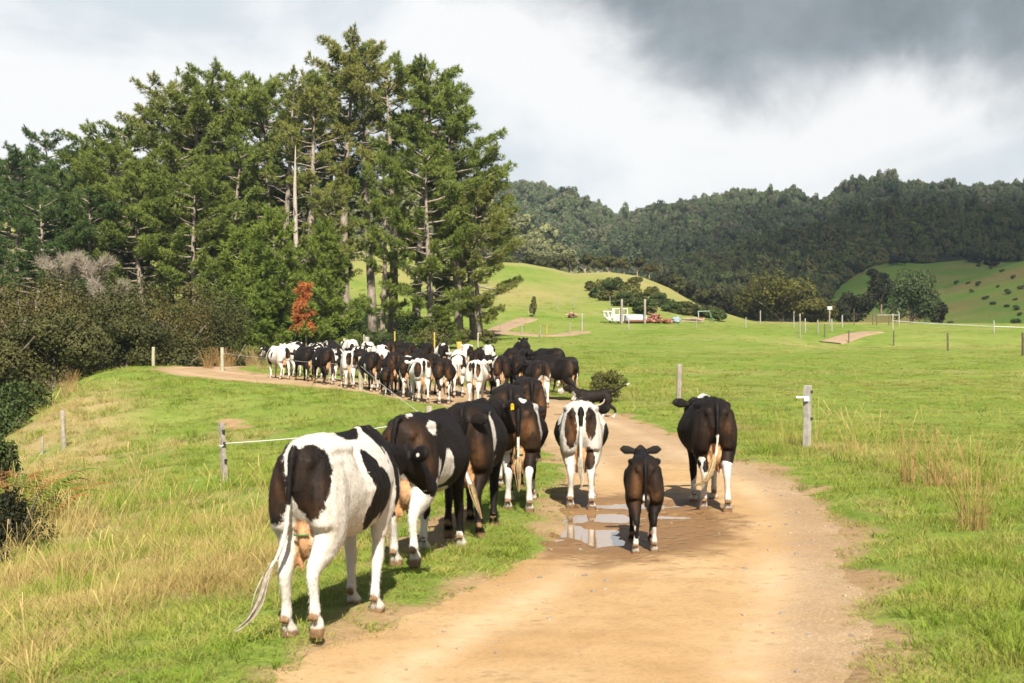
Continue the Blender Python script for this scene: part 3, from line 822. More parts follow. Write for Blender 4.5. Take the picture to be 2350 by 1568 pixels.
for i, (X, d, ty, v, w, mt, lb) in enumerate([
 (570, 104, 515, 0, 1.15, M_PINE_Y, 'bright green young pine low in front of the stand, left of centre'),
 (640, 102, 470, 1, 1.2, M_PINE_Y, 'tallest bright green young pine in front of the dead tree'),
 (735, 103, 500, 1, 1.05, M_PINE_Y, 'bright green young pine right of the rusty dead foliage'),
 (510, 103, 590, 0, 1.0, M_PINE, 'low young pine at the left of the bright young pines'),
 (1000, 101, 700, 0, 1.0, M_PINE, 'low bushy pine under the right-hand pines beside the fence'),
 (600, 100, 640, 1, 1.2, M_PINE_Y, 'squat bright young pine behind the head of the herd'),
 (540, 99, 700, 0, 1.0, M_PINE, 'squat young pine at the left foot of the stand')]):
    pine(X, d, ty, v, lb, rot=i * 2.1, mat=mt, young=True, wide=w, group='young pines in front of the stand')

# dead standing snag and the rusty dead branch
p = at_d(678, 106); mb = MB()
Hs = CAMZ + (HYP - 335) / FPX * 106 - p.z
mb.tube([(0, 0, -0.5), (0.1, 0, Hs * 0.4), (-0.05, 0, Hs * 0.8), (0.0, 0, Hs)], [0.26, 0.2, 0.13, 0.03], 7)
for k in range(9):
    z = Hs * random.uniform(0.25, 0.95); a = random.uniform(0, 6.28); L = random.uniform(0.5, 1.6)
    limb_mesh(mb, (0, 0, z), (math.cos(a) * L, math.sin(a) * L, z + L * 0.5), 0.05, 0.012, n=4, seg=2)
me = mb.mesh('dead_tree', M_BARKL)
tag(link('dead_tree', me, loc=p), 'bare pale dead trunk standing like a spike among the pines', 'dead tree')
p = at_d(700, 99)
zb = CAMZ + (HYP - 765) / FPX * 99; zt = CAMZ + (HYP - 655) / FPX * 99
t = thing('dead_pine', 'small dead pine with rusty orange needles behind the herd', 'dead tree', p)
rngd = np.random.default_rng(77)
mb = MB(); tops = []
mb.tube([(0, 0, -0.3), (0.1, 0, 1.2), (0.0, 0, zt - p.z)], [0.09, 0.07, 0.02], 6)
Pd = []; Dd = []
for k in range(46):
    z = random.uniform(zb - p.z + 0.1, zt - p.z + 0.1); a = random.uniform(0, 6.28)
    f = (z - (zb - p.z)) / (zt - zb)
    L = random.uniform(0.25, 1.0) * (1.0 - 0.35 * f)
    e = (math.cos(a) * L, math.sin(a) * L, z - 0.25 * L)
    limb_mesh(mb, (0, 0, z), e, 0.02, 0.006, n=3, seg=2)
    for j in range(16):
        g = random.uniform(0.2, 1.05)
        Pd.append((e[0] * g + random.gauss(0, .08), e[1] * g + random.gauss(0, .08), z - 0.25 * L * g + random.gauss(0, .10))); Dd.append((e[0], e[1], -0.5))
link('trunk', mb.mesh('trunk', M_TWIG), t)
V = needle_tufts(np.array(Pd), np.array(Dd), 7, 0.26, 0.05, rngd)
link('crown', mesh_from('crown', V, quads(len(V) // 4), M_DEAD), t)

# ---------------------------------------------------------------- bushes and broadleaf trees
def bush_mesh(seed, rx, ry, H, n, leaf, lumps=10, flat=0.5, z0=0.0, top=0.5):
    """foliage of a lumpy crown (rx, ry half widths, H height, base at z0)"""
    rng = np.random.default_rng(seed)
    C = []; Rr = []
    for i in range(lumps):
        a = rng.uniform(0, 6.28); r = math.sqrt(rng.uniform(0, 1)) * 0.68; z = rng.uniform(0.22, 0.80)
        r *= (1 - 0.55 * max(0, z - top) / (1 - top))
        C.append((math.cos(a) * r * rx, math.sin(a) * r * ry, z0 + z * (H - z0))); Rr.append(rng.uniform(0.26, 0.42))
    C = np.array(C); Rr = np.array(Rr)
    k = rng.integers(0, lumps, n)
    d = unit(rng.normal(size=(n, 3)))
    rad = rng.uniform(0.55, 1.08, (n, 1)) ** 0.6 * (1 + 0.22 * fbm(d[:, 0] * 3 + k, d[:, 1] * 3, d[:, 2] * 3, seed=seed, oct=2))[:, None]
    P = C[k] + d * rad * Rr[k][:, None] * np.array([rx, ry, (H - z0) * 0.62])
    P[:, 2] = np.maximum(P[:, 2], z0 + 0.05 * rng.uniform(0, 1, n))
    V = leaf_quads(P, leaf, rng, d, flat)
    return V
BUSHC = {}
def bush(name, label, cat, p, rx, ry, H, mat, n=2500, leaf=0.12, seed=1, lumps=10, group=None, stem=True, z0=None, key=None, flat=0.5, rot=0.0, top=0.5, stemmat=None):
    z0 = H * 0.06 if z0 is None else z0
    ck = key or (seed, round(rx, 2), round(H, 2), n, leaf)
    t = thing(name, label, cat, p, rot, group)
    if ck not in BUSHC:
        V = bush_mesh(seed, rx, ry, H, n, leaf, lumps, flat, z0, top)
        BUSHC[ck] = mesh_from('crown', V, quads(len(V) // 4))
    o = link('crown', with_mat(BUSHC[ck], mat), t)
    if stem:
        mb = MB(); rr = random.Random(seed)
        mb.tube([(0, 0, -0.4), (0.02 * rx, 0, H * 0.3), (0.0, 0.03 * ry, H * 0.7)], [0.035 * H, 0.026 * H, 0.01 * H], 6)
        for k in range(7):
            a = k * 0.9 + rr.random(); z = H * rr.uniform(0.06, 0.5)
            limb_mesh(mb, (0, 0, z), (math.cos(a) * rx * 0.7, math.sin(a) * ry * 0.7, min(H * 0.9, z + H * rr.uniform(0.2, 0.45))), 0.016 * H, 0.004 * H, n=4, seg=3, rng=rr)
        link('trunk', mb.mesh('trunk', stemmat or M_TWIG), t)
    return t
# manuka scrub in the gully on the left : X, d, topY, half-width m
MK = [(-40, 78, 640, 4.2, 'brown-topped scrub tree cut by the left edge of the photo'),
      (55, 74, 635, 4.4, 'big dark brown scrub tree nearest the left edge'),
      (150, 80, 630, 4.0, 'dark scrub tree below the grey dead branches'),
      (232, 76, 668, 3.6, 'dark olive scrub tree right of the big left one'),
      (300, 82, 640, 3.8, 'olive scrub tree with a grey bare limb beside it'),
      (372, 84, 655, 3.6, 'olive scrub tree left of the low young pine'),
      (440, 88, 668, 3.4, 'olive scrub tree nearest to the bend of the track'),
      (505, 92, 690, 2.6, 'small scrub tree beside the left foot of the young pines'),
      (120, 66, 730, 3.0, 'dark low scrub tree in front in the gully'),
      (290, 74, 745, 2.6, 'low dark scrub tree just behind the left fence posts'),
      (-10, 64, 745, 2.6, 'low brown scrub tree at the left edge'),
      (400, 80, 765, 2.2, 'low dark scrub behind the two left fence posts')]
for i, (X, d, ty, hw, lb) in enumerate(MK):
    x = (X - CXP) / FPX * d; gz = float(base_h(x, d)); zt = CAMZ + (HYP - ty + 22) / FPX * d
    H = zt - gz
    bush('scrub_tree', lb, 'scrub tree', (x, d, gz), hw, hw * 0.9, H, M_MANUKA, n=13000, leaf=0.075, seed=300 + i, lumps=16, group='brown scrub trees in the gully', flat=0.6, z0=0.4, top=0.75)
# grey dead manuka tops
def dead_scrub(X, d, by, ty, lb, seed):
    rr = random.Random(seed)
    x = (X - CXP) / FPX * d; gz = float(base_h(x, d))
    zb = CAMZ + (HYP - by) / FPX * d; zt = CAMZ + (HYP - ty) / FPX * d
    t = thing('dead_scrub', lb, 'dead scrub', (x, d, gz))
    mb = MB(); tw = []
    base = Vector((0, 0, zb - gz))
    mb.tube([(0, 0, -0.3), (0.15, 0, (zb - gz) * 0.6), base], [0.10, 0.08, 0.06], 5)
    for k in range(9):
        a = rr.uniform(0, 6.28); L = (zt - zb) * rr.uniform(0.7, 1.05)
        e = base + Vector((math.cos(a) * L * 0.65, math.sin(a) * L * 0.5, L * rr.uniform(0.6, 1.0)))
        q = limb_mesh(mb, base, e, 0.045, 0.012, n=4, seg=4, rng=rr)
        for j in range(110):
            g = rr.randint(1, 4); c = q[g]
            dd = Vector((math.cos(a) * .5 + rr.gauss(0, .35), rr.gauss(0, .4), rr.uniform(0.3, 1.0))).normalized() * rr.uniform(0.3, 0.75)
            tw.append((c, dd))
    link('trunk', mb.mesh('trunk', M_BARKL), t)
    P = np.array([tuple(c) for c, dd in tw]); D = np.array([tuple(dd) for c, dd in tw])
    V = needle_tufts(P, D * 2.2, 3, 0.6, 0.022, np.random.default_rng(seed), 0.4)
    link('twigs', mesh_from('twigs', V, quads(len(V) // 4), M_GREYTWIG), t)['kind'] = 'stuff'
dead_scrub(140, 86, 650, 585, 'grey leafless scrub with pale twigs, leftmost of the dead tops', 1)
dead_scrub(215, 85, 650, 590, 'grey leafless scrub with pale twigs, middle of the dead tops', 2)
dead_scrub(262, 80, 720, 650, 'tall grey leafless scrub sticking up from the olive scrub trees', 3)
dead_scrub(175, 88, 640, 595, 'small pale leafless scrub behind the dead tops', 4)

# nearer shrubs in the gully on the left
bush('leafy_shrub', 'yellow-green leafy shrub at the left where the bank meets the gully', 'shrub', at_d(55, 52) - Vector((0, 0, 1.4)), 1.5, 1.3, 2.9, M_SCRUBG, 5000, 0.07, 401, 14, flat=0.3)
bush('leafy_shrub', 'grey-green leafy shrub at the left edge below the brown scrub', 'shrub', at_d(5, 50) - Vector((0, 0, 1.3)), 1.2, 1.2, 2.7, M_SCRUBG, 4000, 0.07, 402, 12, flat=0.3)
bush('leafy_shrub', 'dark feathery shrub at the left edge above the ferns', 'shrub', at_d(2, 31) - Vector((0, 0, 0.4)), 0.65, 0.6, 2.3, M_SCRUBG, 4000, 0.04, 403, 10, flat=0.2)
bush('dark_shrub', 'dark green fine-leaved shrub at the lower left edge', 'shrub', at_d(20, 20.3) - Vector((0, 0, 1.15)), 0.80, 1.0, 2.25, M_DARKTREE, 15000, 0.028, 404, 16, flat=0.2)
bush('dark_shrub', 'dark green shrub cut off by the left edge beneath the ferns', 'shrub', at_d(-55, 18.5) - Vector((0, 0, 1.2)), 0.6, 0.8, 1.8, M_DARKTREE, 9000, 0.028, 405, 12, flat=0.2)
bush('gorse_bush', 'olive gorse bush on the inside of the bend beside the dog', 'bush', at_d(1396, 42.5), 0.66, 0.6, 0.98, M_GORSE, 6000, 0.03, 410, 14, flat=0.1, top=0.4)

# bracken ferns
def fern(p, label, mat, seed, n=9, L=0.9):
    rr = random.Random(seed); rng = np.random.default_rng(seed)
    Vs = []
    for k in range(n):
        a = k * 6.283 / n + rr.uniform(-.3, .3); l = L * rr.uniform(0.7, 1.15); up = rr.uniform(0.5, 1.0)
        m = 22
        for j in range(m):
            g = (j + 1) / m
            c = np.array([math.cos(a) * l * g, math.sin(a) * l * g, l * up * math.sin(g * 2.0) * 0.75])
            w = 0.24 * L * (1 - g) ** 0.8 + 0.01
            for s in (-1, 1):
                dd = np.array([-math.sin(a) * s + math.cos(a) * 0.55, math.cos(a) * s + math.sin(a) * 0.55, -0.25]); dd /= np.linalg.norm(dd)
                fw = np.array([math.cos(a), math.sin(a), 0.2]) * l / m * 0.9
                Vs += [c, c + fw, c + dd * w + fw * 0.4, c + dd * w * 0.95]
    V = np.array(Vs)
    t = thing('fern', label, 'fern', p)
    link('fronds', mesh_from('fronds', V, quads(len(V) // 4), mat), t)
pf = [(38, 25, M_FERN, 'bright green fern at the left edge above the dark shrub'), (70, 26.5, M_FERNR, 'rusty brown fern right of the bright green fern'),
      (52, 29, M_FERNR, 'yellow and rust fern in the upper row on the left bank'), (22, 22.5, M_FERN, 'green fern overhanging the dark shrub at the left edge'),
      (95, 24.6, M_FERNR, 'rusty fern nearest the grass on the left bank'), (66, 22.5, M_FERN, 'green fern between the rusty ferns and dark shrub')]
for i, (X, d, mt, lb) in enumerate(pf):
    fern(at_d(X, d), lb, mt, 50 + i, 11, 1.15)

# trees on the crest and right-hand side: (X, d, base-top Y, halfwidth, mat, label)
def tree_at(X, d, ty, hw, mat, label, seed, n=3500, leaf=0.22, lumps=14, name='tree', cat='tree', group=None, by=None, z0f=0.05, flat=0.6, top=0.6, depth=0.9, stemmat=None):
    x = (X - CXP) / FPX * d
    gz = float(base_h(x, d)) if by is None else CAMZ + (HYP - by) / FPX * d
    H = CAMZ + (HYP - ty) / FPX * d - gz
    return bush(name, label, cat, (x, d, gz), hw, hw * depth, H, mat, n, leaf, seed, lumps, group=group, z0=H * z0f, flat=flat, top=top, stemmat=stemmat)
tree_at(1795, 214, 622, 6.6, M_TOTARA, 'large rounded dark olive tree behind the far paddock', 501, 9000, 0.20, 30, by=748, top=0.72)
tree_at(1725, 222, 655, 3.6, M_TOTARA, 'olive tree crown joined to the left of the large rounded tree', 502, 4000, 0.20, 18, by=745)
tree_at(1878, 208, 680, 3.4, M_TOTARA, 'olive tree sloping off the right of the large rounded tree', 503, 4000, 0.20, 18, by=748)
tree_at(1965, 216, 668, 3.4, M_DARKTREE, 'dark tree left of the tall green conical tree', 504, 4500, 0.20, 18, by=748)
tree_at(1925, 212, 690, 2.6, M_DARKTREE, 'low dark tree between the olive tree and the dark tree', 505, 3000, 0.20, 14, by=748)
tree_at(2022, 226, 622, 2.4, M_DARKTREE, 'small very dark round tree peeping above beside the green conical tree', 506, 3200, 0.20, 14, by=720)
tree_at(2092, 206, 615, 4.8, M_GREENTREE, 'tall green broad conical tree at the edge of the far paddock', 507, 11000, 0.17, 30, by=748, top=0.25)
tree_at(2148, 212, 690, 2.0, M_DARKTREE, 'dark shrubby tree tucked behind the right of the green conical tree', 508, 2500, 0.2, 12, by=748)
for i, (X, ty, hw) in enumerate([(1148, 588, 1.8), (1180, 584, 1.9), (1212, 583, 2.0), (1245, 582, 2.0), (1278, 583, 2.0), (1310, 578, 2.0), (1342, 582, 1.9), (1372, 585, 1.7), (1400, 580, 2.1), (1432, 588, 1.8), (1462, 592, 1.8), (1490, 605, 1.6)]):
    nm = ['first', 'second', 'third', 'fourth', 'fifth', 'sixth', 'seventh', 'eighth', 'ninth', 'tenth', 'eleventh', 'twelfth'][i]
    tree_at(X, 250, ty, hw, M_MANUKA, 'dark scrub tree along the hill crest, %s from the pines' % nm, 520 + i % 4, 2200, 0.20, 10, group='row of dark trees along the hill crest', by=634, z0f=0.3, top=0.8, stemmat=M_BARKL)
for i, (X, ty, by, hw) in enumerate([(1525, 622, 668, 2.0), (1552, 632, 676, 2.2), (1585, 645, 690, 2.2), (1615, 655, 700, 2.2), (1640, 668, 712, 2.2), (1668, 665, 730, 2.6), (1690, 690, 745, 2.2)]):
    nm = ['uppermost', 'second from top', 'third from top', 'fourth from top', 'fifth from top', 'sixth from top', 'lowest'][i]
    tree_at(X, 232, ty, hw, M_MANUKA if i % 2 else M_DARKTREE, 'dark scrub tree on the spur right of the hill, ' + nm, 540 + i % 3, 2600, 0.2, 12, group='scrub trees down the spur', by=by, stemmat=M_BARKL)
# scrub clump on the hillside
SH = [(1358, 640, 668, 1.7, M_SCRUBG), (1385, 636, 672, 1.9, M_GORSE), (1412, 634, 680, 2.0, M_SCRUBG), (1440, 640, 690, 2.0, M_GORSE), (1432, 668, 705, 1.7, M_SCRUBG), (1395, 662, 690, 1.6, M_GORSE),
      (1462, 660, 705, 1.9, M_SCRUBG), (1480, 680, 722, 1.7, M_SCRUBG), (1370, 655, 684, 1.4, M_SCRUBG), (1510, 670, 706, 1.8, M_SCRUBG), (1535, 680, 716, 1.9, M_SCRUBG), (1562, 688, 722, 1.9, M_SCRUBG),
      (1590, 692, 726, 1.8, M_MANUKA), (1620, 698, 730, 1.8, M_SCRUBG), (1648, 708, 738, 1.7, M_SCRUBG), (1500, 655, 690, 1.4, M_GORSE), (1455, 632, 662, 1.5, M_GORSE)]
ORD = ['first', 'second', 'third', 'fourth', 'fifth', 'sixth', 'seventh', 'eighth', 'ninth', 'tenth', 'eleventh', 'twelfth', 'thirteenth', 'fourteenth', 'fifteenth', 'sixteenth', 'seventeenth', 'eighteenth', 'nineteenth', 'twentieth', 'twenty-first', 'twenty-second']
for i, (X, ty, by, hw, mt) in enumerate(sorted(SH, key=lambda q: q[0])):
    p = at_px(X, by, y0=150)
    H = (by - ty) / FPX * p.y
    bush('hill_shrub', 'shrub of the thicket on the hill pasture, %s from the left' % ORD[i], 'shrub', p - Vector((0, 0, 0.2)), hw, hw * 0.9, H, mt, 1800, 0.14, 560 + i % 6, 9, group='thicket of shrubs on the hill pasture', key=('hs', i % 6, round(hw, 1)), rot=i)
bush('sapling', 'lone thin sapling beside the red path on the hill pasture', 'sapling', at_px(1225, 729, y0=130), 0.55, 0.5, 2.3, M_GORSE, 900, 0.09, 590, 7)
bush('low_bush', 'yellow-olive bush beside the fence below the rightmost pines', 'bush', at_d(1000, 99.5), 1.9, 1.4, 1.55, M_GORSE, 3500, 0.07, 591, 14)
bush('low_bush', 'round ochre bush between two fence posts right of the pines', 'bush', at_d(1060, 102), 0.95, 0.9, 1.5, M_GORSE, 2200, 0.07, 592, 10)
bush('low_bush', 'ochre bush left of the start of the red hill path', 'bush', at_d(1118, 103), 0.75, 0.8, 1.35, M_GORSE, 2200, 0.07, 593, 10)
bush('low_bush', 'dark leafy undergrowth between the tall bare trunks on the right', 'bush', at_d(945, 108), 2.2, 1.4, 2.3, M_SCRUBG, 4000, 0.08, 596, 14)
bush('low_bush', 'dark leafy undergrowth left of the tall bare trunks', 'bush', at_d(800, 104), 2.0, 1.4, 2.6, M_SCRUBG, 4000, 0.08, 597, 14)
bush('low_bush', 'dark green low growth under the pines behind the herd', 'bush', at_d(880, 100), 2.2, 1.4, 1.2, M_SCRUBG, 3500, 0.07, 594, 14)
bush('low_bush', 'dark green low growth at the foot of the dead pine', 'bush', at_d(660, 98), 2.4, 1.4, 1.1, M_SCRUBG, 3500, 0.07, 595, 14)
# dotted shrubs on the right pasture hill
def hill_z(G, x, y):
    Xw, Yw, Z, A = G
    ap = x / y * FPX + CXP
    i = np.clip(np.searchsorted(A[:, 0], ap) - 1, 0, A.shape[0] - 2); j = np.clip(np.searchsorted(Yw[0], y) - 1, 0, Yw.shape[1] - 2)
    fi = np.clip((ap - A[i, 0]) / (A[i + 1, 0] - A[i, 0]), 0, 1); fj = np.clip((y - Yw[0, j]) / (Yw[0, j + 1] - Yw[0, j]), 0, 1)
    return Z[i, j] * (1 - fi) * (1 - fj) + Z[i + 1, j] * fi * (1 - fj) + Z[i, j + 1] * (1 - fi) * fj + Z[i + 1, j + 1] * fi * fj
def hill_px(Gs, X, Y):
    best = None
    for G in Gs:
        d = np.linspace(G[1][0, 0] + 2, G[1][0, -1] - 2, 400)
        x = (X - CXP) / FPX * d; z = CAMZ + (HYP - Y) / FPX * d
        if X < G[3][0, 0]: continue
        hz_ = hill_z(G, x, d); b_ = z <= hz_
        if b_.any():
            i = int(np.argmax(b_))
            if best is None or d[i] < best.y: best = Vector((x[i], d[i], hz_[i]))
    return best
DOT = [(2195, 652, 0), (2222, 652, 0), (2245, 656, 1), (2228, 672, 0), (2262, 688, 0), (2310, 676, 1), (2330, 690, 0), (2290, 660, 0), (2325, 640, 0), (2245, 612, 1), (2272, 618, 1), (2300, 624, 0),
       (2278, 700, 0), (2330, 712, 1), (2340, 725, 0), (2310, 705, 0), (2150, 690, 0), (2345, 665, 1), (2180, 745, 0), (2330, 745, 1)]
for i, (X, Y, k) in enumerate(sorted(DOT)):
    q = hill_px([G1, G2], X, Y)
    if q is None: continue
    w = 0.5 + 0.4 * ((i * 37) % 5) / 5 + 0.25 * k
    bush('hill_shrub', 'small dark shrub dotted on the right-hand pasture hill, %s from the left' % ORD[i], 'shrub', q - Vector((0, 0, 0.15)), w, w, w * 1.25, M_SCRUBG, 700, 0.13, 600 + i % 4, 6,
         group='shrubs dotted over the right-hand pasture hill', key=('dot', i % 4, round(w, 1)), stem=False)
for i, (X, Y, w, H) in enumerate([(2010, 640, 3.2, 3.4), (2060, 604, 3.0, 3.0), (2240, 596, 3.2, 3.2), (2272, 604, 2.4, 1.8), (1960, 628, 3.2, 4.0), (1915, 652, 3.4, 4.0), (1880, 690, 3.4, 4.0)]):
    q = hill_px([G1, G2], X, Y + 6)
    if q is None: continue
    bush('hill_shrub', 'dark bush on the rim of the right-hand pasture hill, %s' % ['on its left brow', 'on its middle brow', 'at the crest of the fold', 'just right of the crest', 'left of the brow', 'on the left slope', 'lowest on the left slope'][i], 'bush', q - Vector((0, 0, 0.3)), w, w, H, M_DARKTREE, 1200, 0.3, 620 + i % 3, 10, group='bushes along the edge of the pasture hill', key=('edge', i % 3, w, H), stem=False)
# ================================================================ instanced stuff (grass, far forest)
PROTO = bpy.data.collections.new('prototypes')       # never linked to the scene
def make_tree_gn(name, protos):
    ng = bpy.data.node_groups.new(name, 'GeometryNodeTree')
    ng.interface.new_socket('Geometry', in_out='INPUT', socket_type='NodeSocketGeometry')
    ng.interface.new_socket('Geometry', in_out='OUTPUT', socket_type='NodeSocketGeometry')
    N = ng.nodes; L = ng.links
    gi = N.new('NodeGroupInput'); go = N.new('NodeGroupOutput')
    iop = N.new('GeometryNodeInstanceOnPoints')
    g2i = N.new('GeometryNodeGeometryToInstance')
    for p in reversed(protos):
        oi = N.new('GeometryNodeObjectInfo'); oi.inputs['Object'].default_value = p; oi.transform_space = 'ORIGINAL'
        oi.inputs['As Instance'].default_value = True
        L.new(oi.outputs['Geometry'], g2i.inputs[0])
    def at(nm, typ):
        a = N.new('GeometryNodeInputNamedAttribute'); a.data_type = typ; a.inputs['Name'].default_value = nm
        return a.outputs['Attribute']
    L.new(gi.outputs[0], iop.inputs['Points'])
    L.new(g2i.outputs[0], iop.inputs['Instance'])
    iop.inputs['Pick Instance'].default_value = True
    L.new(at('kind_index', 'INT'), iop.inputs['Instance Index'])
    L.new(at('rot', 'FLOAT_VECTOR'), iop.inputs['Rotation'])
    L.new(at('scl', 'FLOAT_VECTOR'), iop.inputs['Scale'])
    L.new(iop.outputs[0], go.inputs[0])
    return ng
def scatter(name, P, rot, scl, kind, protos, label, cat):
    me = bpy.data.meshes.new(name)
    me.vertices.add(len(P)); me.vertices.foreach_set('co', np.ascontiguousarray(P, np.float32).ravel())
    add_attr(me, 'rot', rot, 'FLOAT_VECTOR'); add_attr(me, 'scl', scl, 'FLOAT_VECTOR')
    a = me.attributes.new('kind_index', 'INT', 'POINT'); a.data.foreach_set('value', np.ascontiguousarray(kind, np.int32))
    o = link(name, me)
    md = o.modifiers.new('scatter', 'NODES'); md.node_group = make_tree_gn(name, protos)
    return tag(o, label, cat, None, 'stuff')
def proto(name, me):
    o = bpy.data.objects.new(name, me); PROTO.objects.link(o); return o

# ---- grass prototypes
def tuft(name, n, rad, h, w, bend, mat, seed, seg=2, head=0.0):
    rng = np.random.default_rng(seed)
    V = []; F = []; T = []
    for i in range(n):
        a = rng.uniform(0, 6.28); r = rad * math.sqrt(rng.uniform()); c = np.array([math.cos(a) * r, math.sin(a) * r, -0.01])
        la = a + rng.normal(0, 0.9); hh = h * rng.uniform(0.55, 1.15); bn = bend * rng.uniform(0.3, 1.3)
        d = np.array([math.cos(la), math.sin(la), 0]); s = np.array([-d[1], d[0], 0]); th = rng.uniform(0, 3.14)
        s = s * math.cos(th) + d * math.sin(th)
        b0 = len(V)
        for j in range(seg + 1):
            t = j / seg
            p = c + np.array([0, 0, hh * (t - 0.25 * bn * t * t)]) + d * hh * bn * t * t
            ww = w * (1 - 0.8 * t) * rng.uniform(0.85, 1.15)
            if head and j == seg - 0: ww = w * head
            V += [p - s * ww / 2, p + s * ww / 2]; T += [t, t]
        for j in range(seg): F.append([b0 + 2 * j, b0 + 2 * j + 1, b0 + 2 * j + 3, b0 + 2 * j + 2])
    me = mesh_from(name, np.array(V), np.array(F), mat)
    add_attr(me, 'tip', np.array(T))
    return proto(name, me)
def grass_mat(name, root, tip, alt, patch=0.5, transl=0.35):
    m, nt, b = new_mat(name, 0.6, 0.15)
    geo = node(nt, 'NewGeometry')
    tp = node(nt, 'Attribute', None, attribute_name='tip').outputs['Fac']
    rnd = node(nt, 'ObjectInfo').outputs['Random']
    nz = noise_(nt, geo.outputs['Position'], patch, 4, 0.6)
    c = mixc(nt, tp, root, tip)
    f = math_(nt, 'ADD', math_(nt, 'MULTIPLY', nz, 1.4), math_(nt, 'MULTIPLY', rnd, 0.5))
    c = mixc(nt, maprange(nt, f, 0.6, 1.25, 0, 1.0), c, alt)
    c = mixc(nt, math_(nt, 'MULTIPLY', geo.outputs['Random Per Island'], 0.35), c, tip)
    ng = noise_(nt, geo.outputs['Position'], 0.45, 5, 0.6)
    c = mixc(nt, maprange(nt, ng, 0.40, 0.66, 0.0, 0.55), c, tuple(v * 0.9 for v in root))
    nt.links.new(c, b.inputs['Base Color'])
    tr = node(nt, 'BsdfTranslucent', {'Color': c})
    mx = node(nt, 'MixShader', {0: transl, 1: b.outputs[0], 2: tr.outputs[0]})
    nt.links.new(mx.outputs[0], nt.nodes['Material Output'].inputs[0])
    return m
M_G1 = grass_mat('green_grass', (0.12, 0.22, 0.014), (0.32, 0.47, 0.035), (0.44, 0.48, 0.08))
M_G2 = grass_mat('mixed_grass', (0.18, 0.24, 0.03), (0.46, 0.49, 0.09), (0.58, 0.49, 0.15))
M_G3 = grass_mat('dry_grass', (0.44, 0.29, 0.09), (0.84, 0.63, 0.27), (0.56, 0.52, 0.14))
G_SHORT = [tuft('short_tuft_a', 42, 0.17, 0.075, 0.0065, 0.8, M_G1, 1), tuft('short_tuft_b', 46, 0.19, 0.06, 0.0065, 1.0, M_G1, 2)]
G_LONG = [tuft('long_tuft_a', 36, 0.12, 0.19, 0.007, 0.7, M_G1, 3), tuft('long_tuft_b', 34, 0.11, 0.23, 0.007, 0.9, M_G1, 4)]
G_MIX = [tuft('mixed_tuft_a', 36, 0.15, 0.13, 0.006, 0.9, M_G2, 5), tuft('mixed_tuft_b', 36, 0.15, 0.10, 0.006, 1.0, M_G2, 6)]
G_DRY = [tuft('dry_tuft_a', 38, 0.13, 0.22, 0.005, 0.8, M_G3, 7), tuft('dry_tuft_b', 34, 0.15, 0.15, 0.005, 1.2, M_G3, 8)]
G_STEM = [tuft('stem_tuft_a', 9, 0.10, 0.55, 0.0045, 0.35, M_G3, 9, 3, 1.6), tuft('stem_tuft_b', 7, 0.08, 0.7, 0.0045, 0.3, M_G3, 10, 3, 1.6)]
GP = G_SHORT + G_LONG + G_MIX + G_DRY + G_STEM

